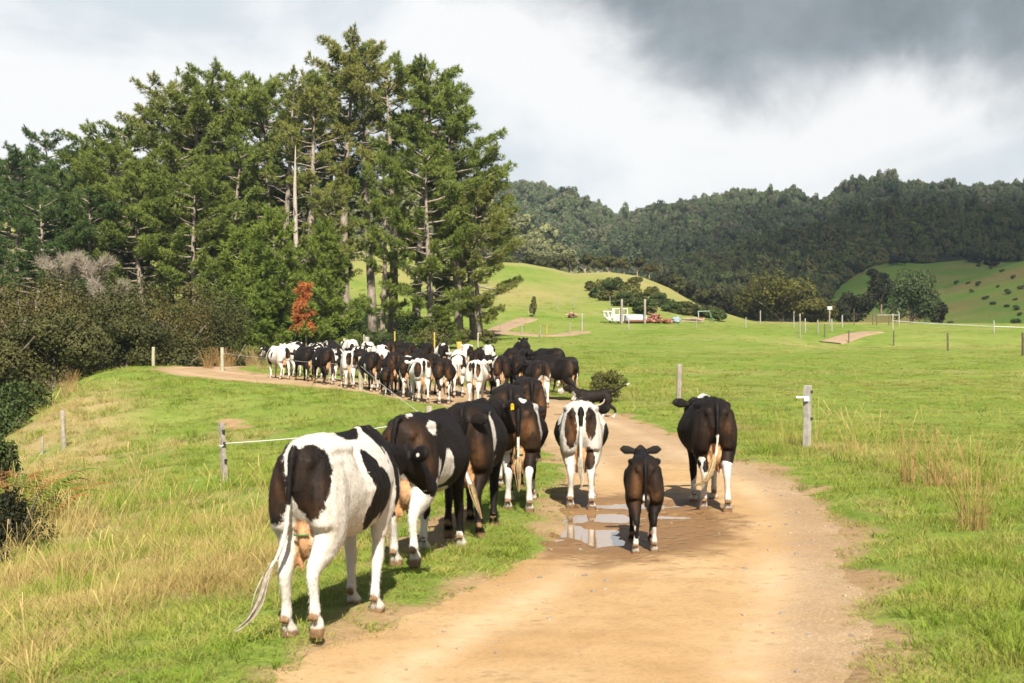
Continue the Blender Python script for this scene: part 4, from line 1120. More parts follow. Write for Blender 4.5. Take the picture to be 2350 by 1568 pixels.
def scatter_grass():
    rng = np.random.default_rng(3)
    bands = [(5.5, 9, 95, 1.0), (9, 14, 75, 1.0), (14, 22, 36, 1.15), (22, 34, 17, 1.45), (34, 55, 7.5, 1.9), (55, 95, 2.6, 2.6), (95, 175, 0.6, 3.8)]
    out = []
    for y0, y1, den, sc in bands:
        xw = lambda y: 0.40 * y + 2.0
        A = 2 * (xw(y0) + xw(y1)) / 2 * (y1 - y0)
        n = int(A * den)
        y = rng.uniform(y0, y1, n); x = rng.uniform(-1, 1, n) * xw(y1)
        k = np.abs(x) < xw(y); x, y = x[k], y[k]
        out.append(np.stack([x, y, np.full(len(x), sc)], 1))
    Q = np.concatenate(out)
    x, y, sc = Q.T
    sd = track_sd(x, y)
    k = sd > -0.42
    x, y, sc, sd = x[k], y[k], sc[k], sd[k]
    dry, bare = maps(x, y, sd)
    q = sd + edge_wob(x, y)
    r = rng.uniform(size=len(x))
    keep = (q > 0.02) & (r > bare * 1.15 - 0.12) & (x > interp_s(y, EDGE) - 6)
    keep |= (q > -0.55) & (q <= 0.05) & (r < 0.45 * np.exp(q / 0.16)) & (y < 40)
    x, y, sc, sd, dry, bare, q = [v[keep] for v in (x, y, sc, sd, dry, bare, q)]
    z = ground_h(x, y, sd)
    n = len(x)
    r = rng.uniform(size=n); r2 = rng.uniform(size=n)
    s = interp_s(y, LEFT) - x
    lush = np.clip(0.15 + 0.9 * fbm(x / 1.7, y / 1.7, seed=81, oct=3) + 0.5 * sstep(2, 4, s), 0, 0.9)
    lush = lush * (1 - 0.8 * sstep(24, 34, y)) * (1 - 0.6 * sstep(6.2, 8.0, x))
    kind = np.where(r2 < lush, 2, 0)
    kind = np.where(r < dry * 1.05 - 0.20, 6, kind)
    kind = np.where((r >= dry * 1.05 - 0.20) & (r < dry * 1.05 + 0.14), 4, kind)
    mixp = 0.16 + 0.30 * (fbm(x / 3.0, y / 3.0, seed=83, oct=3) > 0.1) + 0.25 * np.exp(-((q - 0.6) / 0.5) ** 2)
    kind = np.where((kind < 4) & (rng.uniform(size=n) < mixp), 4, kind)
    kind = np.where((kind >= 6) & (fbm(x / 1.1, y / 0.9, seed=87, oct=3) > 0.18) & (rng.uniform(size=n) < 0.8), 2, kind)
    stem = (rng.uniform(size=n) < 0.06 * dry * (1 + 2.0 * (fbm(x / 1.3, y / 1.3, seed=91, oct=2) > 0.2))) & (y < 60)
    kind = np.where(stem, 8, kind)
    kind = kind + (rng.uniform(size=n) < 0.5)
    low = np.clip(0.32 + sstep(-0.1, 1.3, q) * 0.72, 0.28, 1.0) * (0.75 + 0.5 * vnoise(x / 0.8, y / 0.8, seed=95))
    trod = np.exp(-((s - 1.1) / 0.7) ** 2) * (y < 28)
    low = low * (1 - 0.45 * trod)
    sz = sc ** 0.55 * low * rng.uniform(0.8, 1.25, n)
    far = sstep(50, 90, y); sz = sz * (1 - 0.35 * far) * (1 - 0.35 * sstep(6.5, 9, x)) * (1 - 0.25 * sstep(26, 36, y))
    wd = np.where(q < 0.05, 0.55, 1.0)
    scl = np.stack([sc * wd * rng.uniform(0.85, 1.15, n), sc * wd * rng.uniform(0.85, 1.15, n), sz], 1)
    rot = np.stack([rng.normal(0, 0.10, n), rng.normal(0, 0.10, n), rng.uniform(0, 6.28, n)], 1)
    P = np.stack([x, y, z], 1)
    g = kind < 6
    print('grass instances', n)
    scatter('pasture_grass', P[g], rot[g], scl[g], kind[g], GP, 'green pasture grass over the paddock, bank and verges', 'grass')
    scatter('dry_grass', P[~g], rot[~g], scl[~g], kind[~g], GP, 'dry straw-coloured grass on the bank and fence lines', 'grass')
scatter_grass()

# ---- loose stones on the track
def stones():
    rng = np.random.default_rng(9)
    pr = []
    for i in range(3):
        bm = bmesh.new(); bmesh.ops.create_icosphere(bm, subdivisions=1, radius=1.0)
        for v in bm.verts: v.co *= rng.uniform(0.6, 1.2); v.co.z *= 0.55
        me = bpy.data.meshes.new('stone'); bm.to_mesh(me); bm.free()
        me.materials.append(simple_mat('stone_%d' % i, [(0.44, 0.36, 0.27), (0.32, 0.26, 0.2), (0.5, 0.38, 0.24)][i], 0.9, 0.2, 0.3, 3.0))
        pr.append(proto('stone', me))
    n = 2600
    i = rng.integers(40, len(tcs) // 2, n)
    k = rng.choice([-1, 1], n) * rng.uniform(0, 1, n) ** 0.5
    C = tcs[i]; T = np.gradient(tcs[:, :2], axis=0)[i]; T /= np.linalg.norm(T, axis=1)[:, None]
    x = C[:, 0] - T[:, 1] * k * C[:, 2] * 1.05; y = C[:, 1] + T[:, 0] * k * C[:, 2] * 1.05
    sd = track_sd(x, y); ok = (pud_f(x, y) < 0.002) & (y > 5) & (y < 34); x, y, sd = x[ok], y[ok], sd[ok]; n = len(x)
    z = track_h(x, y, sd) + 0.001
    s = 0.007 + 0.024 * rng.uniform(size=n) ** 6
    scatter('gravel', np.stack([x, y, z], 1), np.stack([np.zeros(n), np.zeros(n), rng.uniform(0, 6.28, n)], 1), np.stack([s, s, s], 1), rng.integers(0, 3, n), pr, 'loose gravel on the clay track', 'gravel')
stones()

# ---- distinct dry clumps (things)
def clump(name, label, p, H, rad, n, mat, seed, heads=True, group=None):
    rng = np.random.default_rng(seed)
    t = thing(name, label, 'grass clump', p, 0, group)
    V = []
    for i in range(n):
        a = rng.uniform(0, 6.28); r = rad * 0.45 * math.sqrt(rng.uniform()); h = H * rng.uniform(0.3, 1.1); out = rad * rng.uniform(0.1, 1.0)
        la = a + rng.normal(0, 0.7)
        c = np.array([math.cos(a) * r, math.sin(a) * r, -0.03]); d = np.array([math.cos(la), math.sin(la), 0])
        th = rng.uniform(0, 3.14); s = np.array([math.cos(th), math.sin(th), 0]) * 0.003
        pr = None
        for j in range(4):
            tt = j / 3; q = c + np.array([0, 0, h * tt]) + d * out * tt ** 2
            w = s * (1.4 - tt) * (1 + (2.2 if heads and j == 3 else 0))
            if pr is not None: V += [pr[0] - pr[1], pr[0] + pr[1], q + w, q - w]
            pr = (q, w)
    V = np.array(V)
    link('stems', mesh_from('stems', V, quads(len(V) // 4), mat), t)
clump('dry_grass_clump', 'tall upright straw clump in the right paddock, leftmost of three', at_px(2082, 1122), 0.9, 0.22, 60, M_ORSTRAW, 1, group='tall dry clumps by the right verge')
clump('dry_grass_clump', 'wide straw clump in the right paddock, middle of three', at_px(2152, 1125), 0.85, 0.42, 70, M_ORSTRAW, 2, group='tall dry clumps by the right verge')
clump('dry_grass_clump', 'nearest straw clump in the right paddock with a dark shadow beside it', at_px(2232, 1225), 0.9, 0.34, 75, M_ORSTRAW, 3, group='tall dry clumps by the right verge')
for i, (X, d, h, lb) in enumerate([(478, 68, 1.0, 'orange tussock by the fence at the bend, leftmost'), (508, 70, 1.0, 'orange tussock by the fence at the bend, behind the short post'), (528, 72, 0.9, 'orange tussock by the fence at the bend, third from left'),
        (575, 70, 1.0, 'pale tussock beside the yellow-topped post'), (600, 66, 0.9, 'pale tussock in front of the leading cow'), (745, 92, 1.4, 'round yellow tussock behind the herd under the pines'), (165, 56, 0.9, 'orange tussock on the gully edge left of the bend'), (150, 54, 0.7, 'small straw tussock on the gully edge')]):
    clump('tussock', lb, at_d(X, d), h, 0.55 if i < 6 else 0.4, 160, M_ORSTRAW if i in (0, 1, 2, 6) else M_STRAW, 20 + i, group='tussocks along the fence')

# ---- far forest on the hills
def crown_proto(name, seed, mat, rx, H, n, leaf, trunk=False):
    V = bush_mesh(seed, rx, rx, H, n, leaf, 9, 0.7, H * 0.1, 0.6)
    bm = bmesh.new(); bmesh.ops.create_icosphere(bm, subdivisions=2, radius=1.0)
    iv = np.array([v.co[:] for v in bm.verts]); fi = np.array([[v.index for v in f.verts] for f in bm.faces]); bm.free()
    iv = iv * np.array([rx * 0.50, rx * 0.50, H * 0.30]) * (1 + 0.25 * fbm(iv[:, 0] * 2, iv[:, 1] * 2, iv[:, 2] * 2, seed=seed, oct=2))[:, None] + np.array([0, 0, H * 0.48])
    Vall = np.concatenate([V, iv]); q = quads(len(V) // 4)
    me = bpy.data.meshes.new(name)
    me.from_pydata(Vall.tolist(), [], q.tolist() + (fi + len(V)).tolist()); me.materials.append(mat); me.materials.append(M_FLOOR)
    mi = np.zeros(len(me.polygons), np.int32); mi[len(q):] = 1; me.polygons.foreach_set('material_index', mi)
    return proto(name, me)
def forest_mat(name, dark, light, alt):
    m, nt, b = new_mat(name, 0.85, 0.1)
    geo = node(nt, 'NewGeometry'); rnd = node(nt, 'ObjectInfo').outputs['Random']
    c = mixc(nt, geo.outputs['Random Per Island'], dark, light)
    c = mixc(nt, maprange(nt, rnd, 0.45, 1.0, 0, 0.8), c, alt)
    rn2 = math_(nt, 'FRACT', math_(nt, 'MULTIPLY', rnd, 13.7))
    c = mixc(nt, maprange(nt, rn2, 0.0, 1.0, 0.0, 0.45), c, tuple(v * 0.3 for v in dark))
    nt.links.new(c, b.inputs['Base Color'])
    return m
M_F1 = forest_mat('forest_leaves', (0.05, 0.07, 0.03), (0.12, 0.15, 0.065), (0.13, 0.12, 0.07))
M_F2 = forest_mat('olive_forest_leaves', (0.042, 0.058, 0.018), (0.11, 0.13, 0.04), (0.12, 0.10, 0.04))
M_F3 = forest_mat('pale_scrub_leaves', (0.15, 0.17, 0.06), (0.33, 0.34, 0.15), (0.26, 0.24, 0.11))
FP1 = [crown_proto('forest_tree_a', 701, M_F1, 3.6, 8.0, 1500, 0.36), crown_proto('forest_tree_b', 702, M_F1, 2.7, 9.0, 1300, 0.34), crown_proto('forest_tree_c', 703, M_F1, 4.3, 7.4, 1700, 0.38)]
FP2 = [crown_proto('olive_tree_a', 711, M_F2, 2.4, 5.6, 1300, 0.26), crown_proto('olive_tree_b', 712, M_F2, 1.8, 6.4, 1100, 0.24), crown_proto('olive_tree_c', 713, M_F2, 2.9, 5.2, 1400, 0.28)]
FP3 = [crown_proto('scrub_a', 721, M_F3, 2.0, 3.2, 700, 0.22), crown_proto('scrub_b', 722, M_F3, 1.5, 2.6, 600, 0.2), crown_proto('scrub_c', 723, M_F3, 2.4, 3.4, 800, 0.24)]
def forest(name, G, n, protos, label, seed, X0, X1, ymin, ymax, smin=0.6, smax=1.45, cond=None):
    rng = np.random.default_rng(seed)
    Xp = rng.uniform(X0, X1, n); yv = np.sqrt(rng.uniform(ymin ** 2, ymax ** 2, n))
    x = (Xp - CXP) / FPX * yv
    z = hill_z(G, x, yv)
    k = np.ones(n, bool)
    if cond is not None: k = cond(Xp, x, yv, z)
    x, yv, z = x[k], yv[k], z[k]; n = len(x)
    s = rng.uniform(smin, smax, n) * (1 + 0.55 * (rng.uniform(size=n) < 0.08)) * (0.75 + 0.5 * vnoise(x / 30, yv / 30, seed=seed))
    k2 = fbm(x / 14, yv / 14, seed=seed + 3, oct=2) > -0.42
    x, yv, z, s = x[k2], yv[k2], z[k2], s[k2]; n = len(x)
    scatter(name, np.stack([x, yv, z - 0.8], 1), np.stack([rng.normal(0, .05, n), rng.normal(0, .05, n), rng.uniform(0, 6.28, n)], 1),
            np.stack([s, s, s * rng.uniform(0.8, 1.25, n)], 1), rng.integers(0, 3, n), protos, label, 'forest')
def proj_y(x, y, z): return HYP - (z - CAMZ) / y * FPX
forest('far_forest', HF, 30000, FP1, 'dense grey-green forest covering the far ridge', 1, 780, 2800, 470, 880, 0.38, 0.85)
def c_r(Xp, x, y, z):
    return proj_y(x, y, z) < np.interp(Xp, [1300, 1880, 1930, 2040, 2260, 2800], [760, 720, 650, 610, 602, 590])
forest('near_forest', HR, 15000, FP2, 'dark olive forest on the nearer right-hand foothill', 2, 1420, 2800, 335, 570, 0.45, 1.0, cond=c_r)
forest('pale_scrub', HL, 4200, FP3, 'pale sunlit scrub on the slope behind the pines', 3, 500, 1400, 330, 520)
def c_low(Xp, x, y, z): return np.ones(len(x), bool)
# ================================================================ fences
M_POST = simple_mat('weathered_post', (0.46, 0.40, 0.32), 0.9, 0.1, 0.4, 9.0, 0.5, 40)
M_POSTD = simple_mat('dark_post', (0.17, 0.13, 0.10), 0.9, 0.1, 0.4, 9.0, 0.5, 40)
M_POSTW = simple_mat('pale_post', (0.50, 0.465, 0.41), 0.85, 0.15, 0.35, 7.0, 0.5, 40)
M_POSTY = simple_mat('yellow_post', (0.62, 0.44, 0.10), 0.8, 0.2, 0.3, 7.0, 0.4, 40)
M_POSTN = simple_mat('new_post', (0.52, 0.48, 0.33), 0.85, 0.1, 0.3, 7.0, 0.4, 40)
M_WIRE = simple_mat('fence_wire', (0.30, 0.29, 0.27), 0.5, 0.4, 0.2, 3.0, metallic=0.6)
M_TAPE = simple_mat('white_fence_tape', (0.82, 0.82, 0.80), 0.6, 0.3, 0.05, 3.0)
M_BLACKP = simple_mat('black_insulator', (0.02, 0.02, 0.02), 0.5, 0.4, 0.1)
M_WHITEP = simple_mat('white_plastic', (0.8, 0.8, 0.78), 0.4, 0.4, 0.05)
M_SHADED = M_POST

def post_mesh(h, r, seed, square=False, lean=0.0):
    rr = random.Random(seed); n = 4 if square else 10
    mb = MB(); pts = []; rad = []
    for i in range(6):
        t = i / 5; pts.append((rr.uniform(-1, 1) * r * 0.12 + lean * h * t, rr.uniform(-1, 1) * r * 0.12, -0.35 + (h + 0.35) * t)); rad.append(r * rr.uniform(0.93, 1.06) * (1.05 - 0.08 * t))
    pts.append((pts[-1][0], pts[-1][1], h + 0.012)); rad.append(r * 0.82)
    mb.tube(pts, rad, n)
    me = mb.mesh('post')
    if not square: me.polygons.foreach_set('use_smooth', np.array([len(p.vertices) == 4 for p in me.polygons]))
    return me
root_posts = {}
def fence(name, label, posts, wires, wmat=None, wr=0.0025, group=None):
    """posts: (X, Y or ('d',d), h, r, mat, square, lean); wires: heights (fractions)"""
    root = None; P = []; PO = []
    for i, (X, Y, h, r, mat, sq, ln) in enumerate(posts):
        p = at_d(X, Y[1]) if isinstance(Y, tuple) else at_px(X, Y)
        if root is None: root = thing(name, label, 'fence', p, 0, group)
        me = post_mesh(h, r * (0.6 if p.y > 90 else 1.0), i + len(label), sq, ln); me.materials.append(mat)
        o = link('post', me, root, p - root.location); PO.append(o)
        P.append((p, h, ln))
    for f in wires:
        for i in range(len(P) - 1):
            (a, ha, la), (b_, hb, lb) = P[i], P[i + 1]
            A = a + Vector((la * ha * f, -0.05, ha * f)) - root.location; B = b_ + Vector((lb * hb * f, -0.05, hb * f)) - root.location
            pts = []
            for k in range(9):
                t = k / 8; q = A.lerp(B, t); q.z -= 0.05 * math.sin(math.pi * t); pts.append(q)
            link('wire', MB().tube(pts, wr, 5).mesh('wire', wmat or M_WIRE), root)
    root_posts[root.name] = PO
    return root, P
# near left electric fence
f1, P1 = fence('electric_fence', 'electric fence with a white rope along the left side of the track', [
    (519, 1112, 1.12, 0.062, M_POST, True, -0.08), (985, ('d', 24.5), 1.0, 0.055, M_POST, False, 0.0), (828, 895, 1.15, 0.085, M_POSTN, False, 0.0), (510, 851, 1.05, 0.085, M_POSTN, False, 0.0)],
    [], None)
def wire_between(root, A, B, mat, r, sag=0.05, name='wire'):
    pts = []
    for k in range(11):
        t = k / 10; q = A.lerp(B, t); q.z -= sag * math.sin(math.pi * t); pts.append(q - root.location)
    link(name, MB().tube(pts, r, 5).mesh(name, mat), root)
a = P1[0][0] + Vector((-0.01, -0.07, 0.74)); b_ = P1[1][0] + Vector((0.03, -0.06, 0.78))
wire_between(f1, a, b_, M_TAPE, 0.009, 0.06, 'rope')
wire_between(f1, P1[1][0] + Vector((0, -0.07, 0.78)), P1[2][0] + Vector((0, -0.1, 0.85)), M_TAPE, 0.0045, 0.05, 'rope')
wire_between(f1, P1[2][0] + Vector((0, -0.1, 0.85)), P1[3][0] + Vector((0, -0.1, 0.8)), M_TAPE, 0.0045, 0.05, 'rope')
for z in (0.98, 0.74, 0.42):
    pr = Vector((-0.08 * z + 0.04, -0.06, z))
    link('insulator', MB().box(pr, (0.05, 0.06, 0.045)).mesh('insulator', M_BLACKP), root_posts[f1.name][0])
# a knot of rope left hanging at the first post
wire_between(f1, a, a + Vector((-0.10, -0.05, -0.03)), M_TAPE, 0.008, 0.03, 'rope')
fence('post_fence', 'two weathered posts on the rank grass at the far left of the bank', [(148, 1032, 1.08, 0.068, M_POST, False, -0.05), (96, 1046, 0.5, 0.04, M_POST, False, 0.05)], [0.55])
fence('wire_fence', 'wire fence with pale posts round the outside of the bend', [
    (352, ('d', 72), 1.15, 0.085, M_POSTN, False, 0.0), (396, ('d', 76), 1.15, 0.085, M_POSTN, False, 0.0), (468, ('d', 82), 1.1, 0.045, M_POSTD, False, 0.0), (553, ('d', 82), 1.2, 0.10, M_POSTN, False, 0.0)], [0.85, 0.5, 0.2])
fence('wire_fence', 'wire fence with yellow-painted posts along the foot of the pines behind the herd', [
    (597, ('d', 80), 1.25, 0.105, M_POSTY, False, 0.0), (652, ('d', 84), 1.25, 0.08, M_POSTN, False, 0.0), (698, ('d', 84), 1.35, 0.105, M_POSTY, False, 0.0), (790, ('d', 90), 1.2, 0.09, M_POSTN, False, 0.0), (835, ('d', 92), 1.2, 0.07, M_POSTN, False, 0.0),
    (906, ('d', 95), 1.35, 0.085, M_POSTY, False, 0.0), (997, ('d', 97), 1.25, 0.095, M_POSTY, False, 0.0), (1097, ('d', 99), 1.2, 0.095, M_POSTN, False, 0.0)], [0.85, 0.5])
fence('gate_post', 'short pale thick post standing behind the middle of the herd', [(842, ('d', 70), 1.4, 0.12, M_POSTW, False, 0.0)], [])
fence('gate_post', 'yellowish post top rising behind the herd left of the head-up cow', [(1054, ('d', 62), 1.35, 0.12, M_POSTY, False, 0.0)], [])
f5, P5 = fence('wire_fence', 'fence of big weathered posts along the right side of the track', [
    (1852, 1032, 1.17, 0.078, M_POSTW, True, 0.008), (1557, 934, 1.18, 0.075, M_POST, False, 0.035)], [0.9, 0.55])
p = Vector((0, 0, 0)); po5 = root_posts[f5.name][0]
link('bracket', MB().box((p.x - 0.14, p.y - 0.06, p.z + 0.96), (0.16, 0.03, 0.035)).box((p.x - 0.03, p.y - 0.09, p.z + 0.93), (0.10, 0.04, 0.09)).mesh('bracket', M_WHITEP), po5)
for z in (1.06, 0.55):
    link('insulator', MB().box((p.x + 0.085, p.y, p.z + z), (0.05, 0.05, 0.05)).mesh('insulator', M_BLACKP), po5)
fence('wire_fence', 'fence of dark posts across the far right paddock', [
    (1836, 778, 1.15, 0.09, M_POST, False, 0.0), (1948, 788, 1.1, 0.09, M_POSTD, False, 0.0), (2051, 795, 1.3, 0.10, M_POSTD, False, 0.0), (2175, 808, 1.25, 0.10, M_POSTD, False, 0.0), (2348, 818, 1.4, 0.10, M_POSTD, False, 0.0)], [0.85, 0.5])
fence('wire_fence', 'short run of pale posts beside the far paddock path', [
    (1836, 766, 1.8, 0.10, M_POST, False, 0.0), (1848, 764, 1.3, 0.10, M_POSTW, False, 0.0), (1877, 768, 1.3, 0.09, M_POST, False, 0.0), (1893, 776, 1.2, 0.08, M_POSTD, False, 0.0), (1909, 762, 1.2, 0.10, M_POSTW, False, 0.0), (1933, 752, 1.3, 0.12, M_POSTW, False, 0.0)], [0.8, 0.45])
fence('wire_fence', 'row of thin posts under the dark trees at the far paddock edge', [
    (1745, 744, 1.5, 0.10, M_POSTW, False, 0.0), (1822, 746, 1.5, 0.08, M_POST, False, 0.0), (1960, 747, 1.8, 0.07, M_POSTD, False, 0.0), (2003, 747, 1.8, 0.07, M_POSTD, False, 0.0), (2040, 748, 1.9, 0.07, M_POSTD, False, 0.0)], [0.7])
fence('tape_fence', 'white electric tape strung on pale posts at the far right paddock', [
    (2049, 757, 1.6, 0.11, M_POSTN, False, 0.0), (2281, 766, 1.2, 0.10, M_POSTW, False, 0.0), (2420, 768, 1.2, 0.10, M_POSTW, False, 0.0)], [0.55], M_TAPE, 0.03)
fence('wire_fence', 'small pale posts along the brown path below the hill pasture', [
    (1148, 760, 1.1, 0.07, M_POST, False, 0.0), (1198, 771, 1.1, 0.07, M_POSTW, False, 0.0), (1240, 775, 1.0, 0.07, M_POST, False, 0.0), (1255, 776, 1.1, 0.08, M_POSTY, False, 0.0), (1308, 770, 1.1, 0.08, M_POST, False, 0.0), (1336, 764, 1.7, 0.12, M_POSTW, False, 0.0)], [0.7])
fence('wire_fence', 'single pale posts across the field in front of the old white frame', [
    (1443, 757, 1.2, 0.09, M_POSTW, False, 0.0), (1598, 755, 1.1, 0.08, M_POST, False, 0.0), (1712, 754, 1.1, 0.08, M_POSTW, False, 0.0), (1822, 753, 1.1, 0.08, M_POSTW, False, 0.0)], [])
fence('wire_fence', 'faint thin posts on the hill pasture above the white frame', [
    (1212, 728, 1.3, 0.06, M_POST, False, 0.0), (1280, 715, 1.6, 0.06, M_POST, False, 0.0), (1318, 712, 1.6, 0.06, M_POST, False, 0.0), (1400, 712, 1.4, 0.06, M_POST, False, 0.0), (1508, 722, 1.4, 0.06, M_POST, False, 0.0)], [0.8])
# sign on a post
p = at_px(1904, 746)
t = thing('sign_post', 'small pinkish-white blank sign on a post by the far paddock gate', 'sign', p)
link('post', set_mat(post_mesh(1.7, 0.08, 3), M_POST), t)
link('panel', MB().box((0, -0.1, 1.85), (0.52, 0.04, 0.36)).mesh('panel', simple_mat('sign_face', (0.75, 0.66, 0.60), 0.5, 0.3, 0.1)), t)
# white pipe gate in front of the dark trees
p = at_px(2012, 748)
t = thing('pipe_gate', 'pale pipe barrier rail beside the green conical tree', 'gate', p)
mb = MB(); mb.tube([(0, 0, 1.15), (2.5, 0, 1.15)], 0.05, 6); link('rail', mb.mesh('rail', M_POSTW), t)
mb = MB(); mb.tube([(2.5, 0, -0.2), (2.5, 0, 1.3), (2.35, 0, 1.55)], 0.07, 6); link('post', mb.mesh('post', M_POSTW), t)
mb = MB(); mb.tube([(0, 0, -0.2), (0, 0, 1.2)], 0.05, 6); link('post', mb.mesh('post', M_POSTD), t)

# two tall poles by the old frame
for X, lb in ((1427, 'tall grey pole standing in front of the white frame'), (1480, 'tall grey pole at the right end of the white tank')):
    p = at_px(X, 745)
    me = post_mesh(57 / FPX * p.y, 0.11, X); me.materials.append(M_POST)
    tag(link('tall_pole', me, loc=p), lb, 'pole', 'tall poles by the old frame')
# white stock-loading frame with cab frame and long tank
p = at_px(1420, 743)
k = p.y / FPX
M_WHITE = simple_mat('white_paint', (0.66, 0.66, 0.65), 0.5, 0.4, 0.12, 2.0)
M_WHITED = simple_mat('white_panel', (0.50, 0.52, 0.54), 0.5, 0.4, 0.15, 2.0)
t = thing('white_truck_frame', 'old white cab frame with open side frames and a long white tank on the field', 'truck frame', p + Vector((0, 0, 0.1)))
def xz(X, Y): return Vector(((X - 1420) * k, 0, (743 - Y) * k))
def bars(name, segs, r, mat, dy=0.0):
    mb = MB()
    for a_, b2 in segs:
        A = xz(*a_); B = xz(*b2); A.y = B.y = dy
        mb.tube([A, B], r, 6)
    link(name, mb.mesh(name, mat), t)
for dy in (-0.7, 0.7):
    bars('cab_frame', [((1405, 713), (1438, 713)), ((1409, 713), (1409, 740)), ((1438, 713), (1440, 740)), ((1423, 713), (1423, 727)), ((1405, 713), (1400, 738)), ((1409, 727), (1440, 727))], 0.06, M_WHITE, dy)
    bars('side_frame', [((1384, 719), (1404, 719)), ((1384, 719), (1390, 733)), ((1394, 719), (1401, 740)), ((1390, 733), (1406, 733)), ((1404, 719), (1410, 740)), ((1390, 733), (1403, 741))], 0.055, M_WHITE, dy)
mb = MB()
for X, Y in ((1405, 713), (1438, 713), (1384, 719), (1390, 733), (1440, 740)):
    A = xz(X, Y); mb.tube([A + Vector((0, -0.7, 0)), A + Vector((0, 0.7, 0))], 0.07, 6)
link('cross_bars', mb.mesh('cross_bars', M_WHITE), t)
c0 = xz(1410, 727); c1 = xz(1440, 741)
link('door_panel', MB().box(((c0.x + c1.x) / 2 - 0.25, -0.72, (c0.z + c1.z) / 2), (0.95, 0.05, abs(c0.z - c1.z))).mesh('door_panel', M_WHITED), t)
link('door_panel', MB().box(((c0.x + c1.x) / 2 + 0.55, 0.72, (c0.z + c1.z) / 2), (0.7, 0.05, abs(c0.z - c1.z))).mesh('door_panel', M_WHITED), t)
A = xz(1441, 735); B = xz(1482, 735)
mb = MB(); mb.tube([A - Vector((0.1, 0, 0)), A, B, B + Vector((0.1, 0, 0))], [0.3, 0.42, 0.42, 0.3], 14); link('tank', mb.mesh('tank', M_WHITE, True), t)
mb = MB()
for s in (-1, 1): mb.box(((A.x + B.x) / 2, s * 0.4, 0.12), (B.x - A.x + 0.6, 0.12, 0.14))
link('chassis', mb.mesh('chassis', simple_mat('rusty_red', (0.30, 0.09, 0.06), 0.8, 0.2, 0.4)), t)
# red scrap heap, blue bundle, planks, swing frame
def heap(name, label, X, Y, w, h, cols, n, seed):
    rr = random.Random(seed); p = at_px(X, Y)
    t = thing(name, label, 'scrap heap', p)
    for i in range(n):
        x = rr.gauss(0, w * 0.3); z = abs(rr.gauss(0, h * 0.4)) * max(0.2, 1 - abs(x) / w); L = rr.uniform(0.3, 1.0)
        mb = MB(); a = rr.uniform(0, 3.14); s = rr.uniform(-0.5, 0.5)
        d = Vector((math.cos(a) * L, math.sin(a) * L * 0.5, s * L))
        c = Vector((x, rr.uniform(-0.6, 0.6), z + 0.12))
        mb.tube([c - d * 0.5, c + Vector((0, 0, rr.uniform(-.1, .15))), c + d * 0.5], rr.uniform(0.04, 0.11), 6)
        link('scrap_piece', mb.mesh('scrap_piece', rr.choice(cols)), t)
M_RED = simple_mat('faded_red', (0.40, 0.14, 0.11), 0.7, 0.3, 0.35, 4.0); M_PINK = simple_mat('faded_pink', (0.62, 0.32, 0.27), 0.7, 0.3, 0.3, 4.0)
M_BLUE = simple_mat('blue_tarp', (0.36, 0.46, 0.52), 0.6, 0.3, 0.3, 3.0); M_PLANK = simple_mat('pale_plank', (0.52, 0.42, 0.32), 0.9, 0.1, 0.3, 4.0); M_RUST = simple_mat('rust', (0.32, 0.13, 0.06), 0.9, 0.1, 0.4, 4.0)
heap('scrap_heap', 'tangled heap of red and pink scrap at the end of the white tank', 1500, 743, 1.5, 1.1, [M_RED, M_PINK, M_RED, M_RUST], 70, 1)
heap('scrap_heap', 'low trailing pieces of red and brown scrap left of the blue bundle', 1530, 744, 1.0, 0.35, [M_PINK, M_RED, M_RUST], 22, 2)
heap('scrap_heap', 'small heap of brown branches and rust near the green swing frame', 1600, 740, 0.8, 0.5, [M_RUST, M_PLANK], 26, 3)
heap('scrap_heap', 'little brown heap of sticks on the grass left of the white frame', 1310, 731, 0.9, 0.5, [M_RUST, M_PLANK], 24, 4)
p = at_px(1552, 743); mb = MB()
bm = bmesh.new(); bmesh.ops.create_icosphere(bm, subdivisions=3, radius=1.0)
for v in bm.verts:
    n_ = float(fbm(np.array([v.co.x * 2]), np.array([v.co.y * 2]), np.array([v.co.z * 2]), seed=4, oct=3)[0])
    v.co = Vector((v.co.x * 0.45, v.co.y * 0.4, v.co.z * 0.36 + 0.3)) * (1 + 0.4 * n_)
me = bpy.data.meshes.new('tarp_bundle'); bm.to_mesh(me); bm.free(); me.materials.append(M_BLUE)
tag(link('tarp_bundle', me, loc=p), 'crumpled pale blue tarp bundle right of the red scrap', 'tarp')
p = at_px(1582, 741); t = thing('plank_stack', 'low stack of pale planks right of the blue tarp bundle', 'planks', p)
for i in range(5):
    link('plank', MB().box((random.uniform(-.3, .3), (i % 3 - 1) * 0.2, 0.1 + 0.09 * i), (2.6 - 0.2 * i, 0.18, 0.06), Matrix.Rotation(random.uniform(-.12, .12), 3, 'Z')).mesh('plank', M_PLANK), t)
p = at_px(1618, 740); t = thing('swing_frame', 'thin green swing frame beside the scrub right of the scrap', 'swing frame', p)
M_GRN = simple_mat('green_paint', (0.26, 0.40, 0.28), 0.5, 0.4, 0.2)
k2 = p.y / FPX
mb = MB(); mb.tube([(-0.75, 0, 24 * k2), (0.5, 0, 25 * k2)], 0.05, 6); link('top_bar', mb.mesh('top_bar', M_GRN), t)
for x0_, x1_ in ((-0.75, -0.45), (-0.75, -0.75), (0.5, 1.1), (0.5, 0.8)):
    s = 0.7 if x0_ != x1_ else -0.7
    mb = MB(); mb.tube([(x0_, 0, 24 * k2), (x1_, s, -0.1)], 0.045, 6); link('leg', mb.mesh('leg', M_GRN), t)
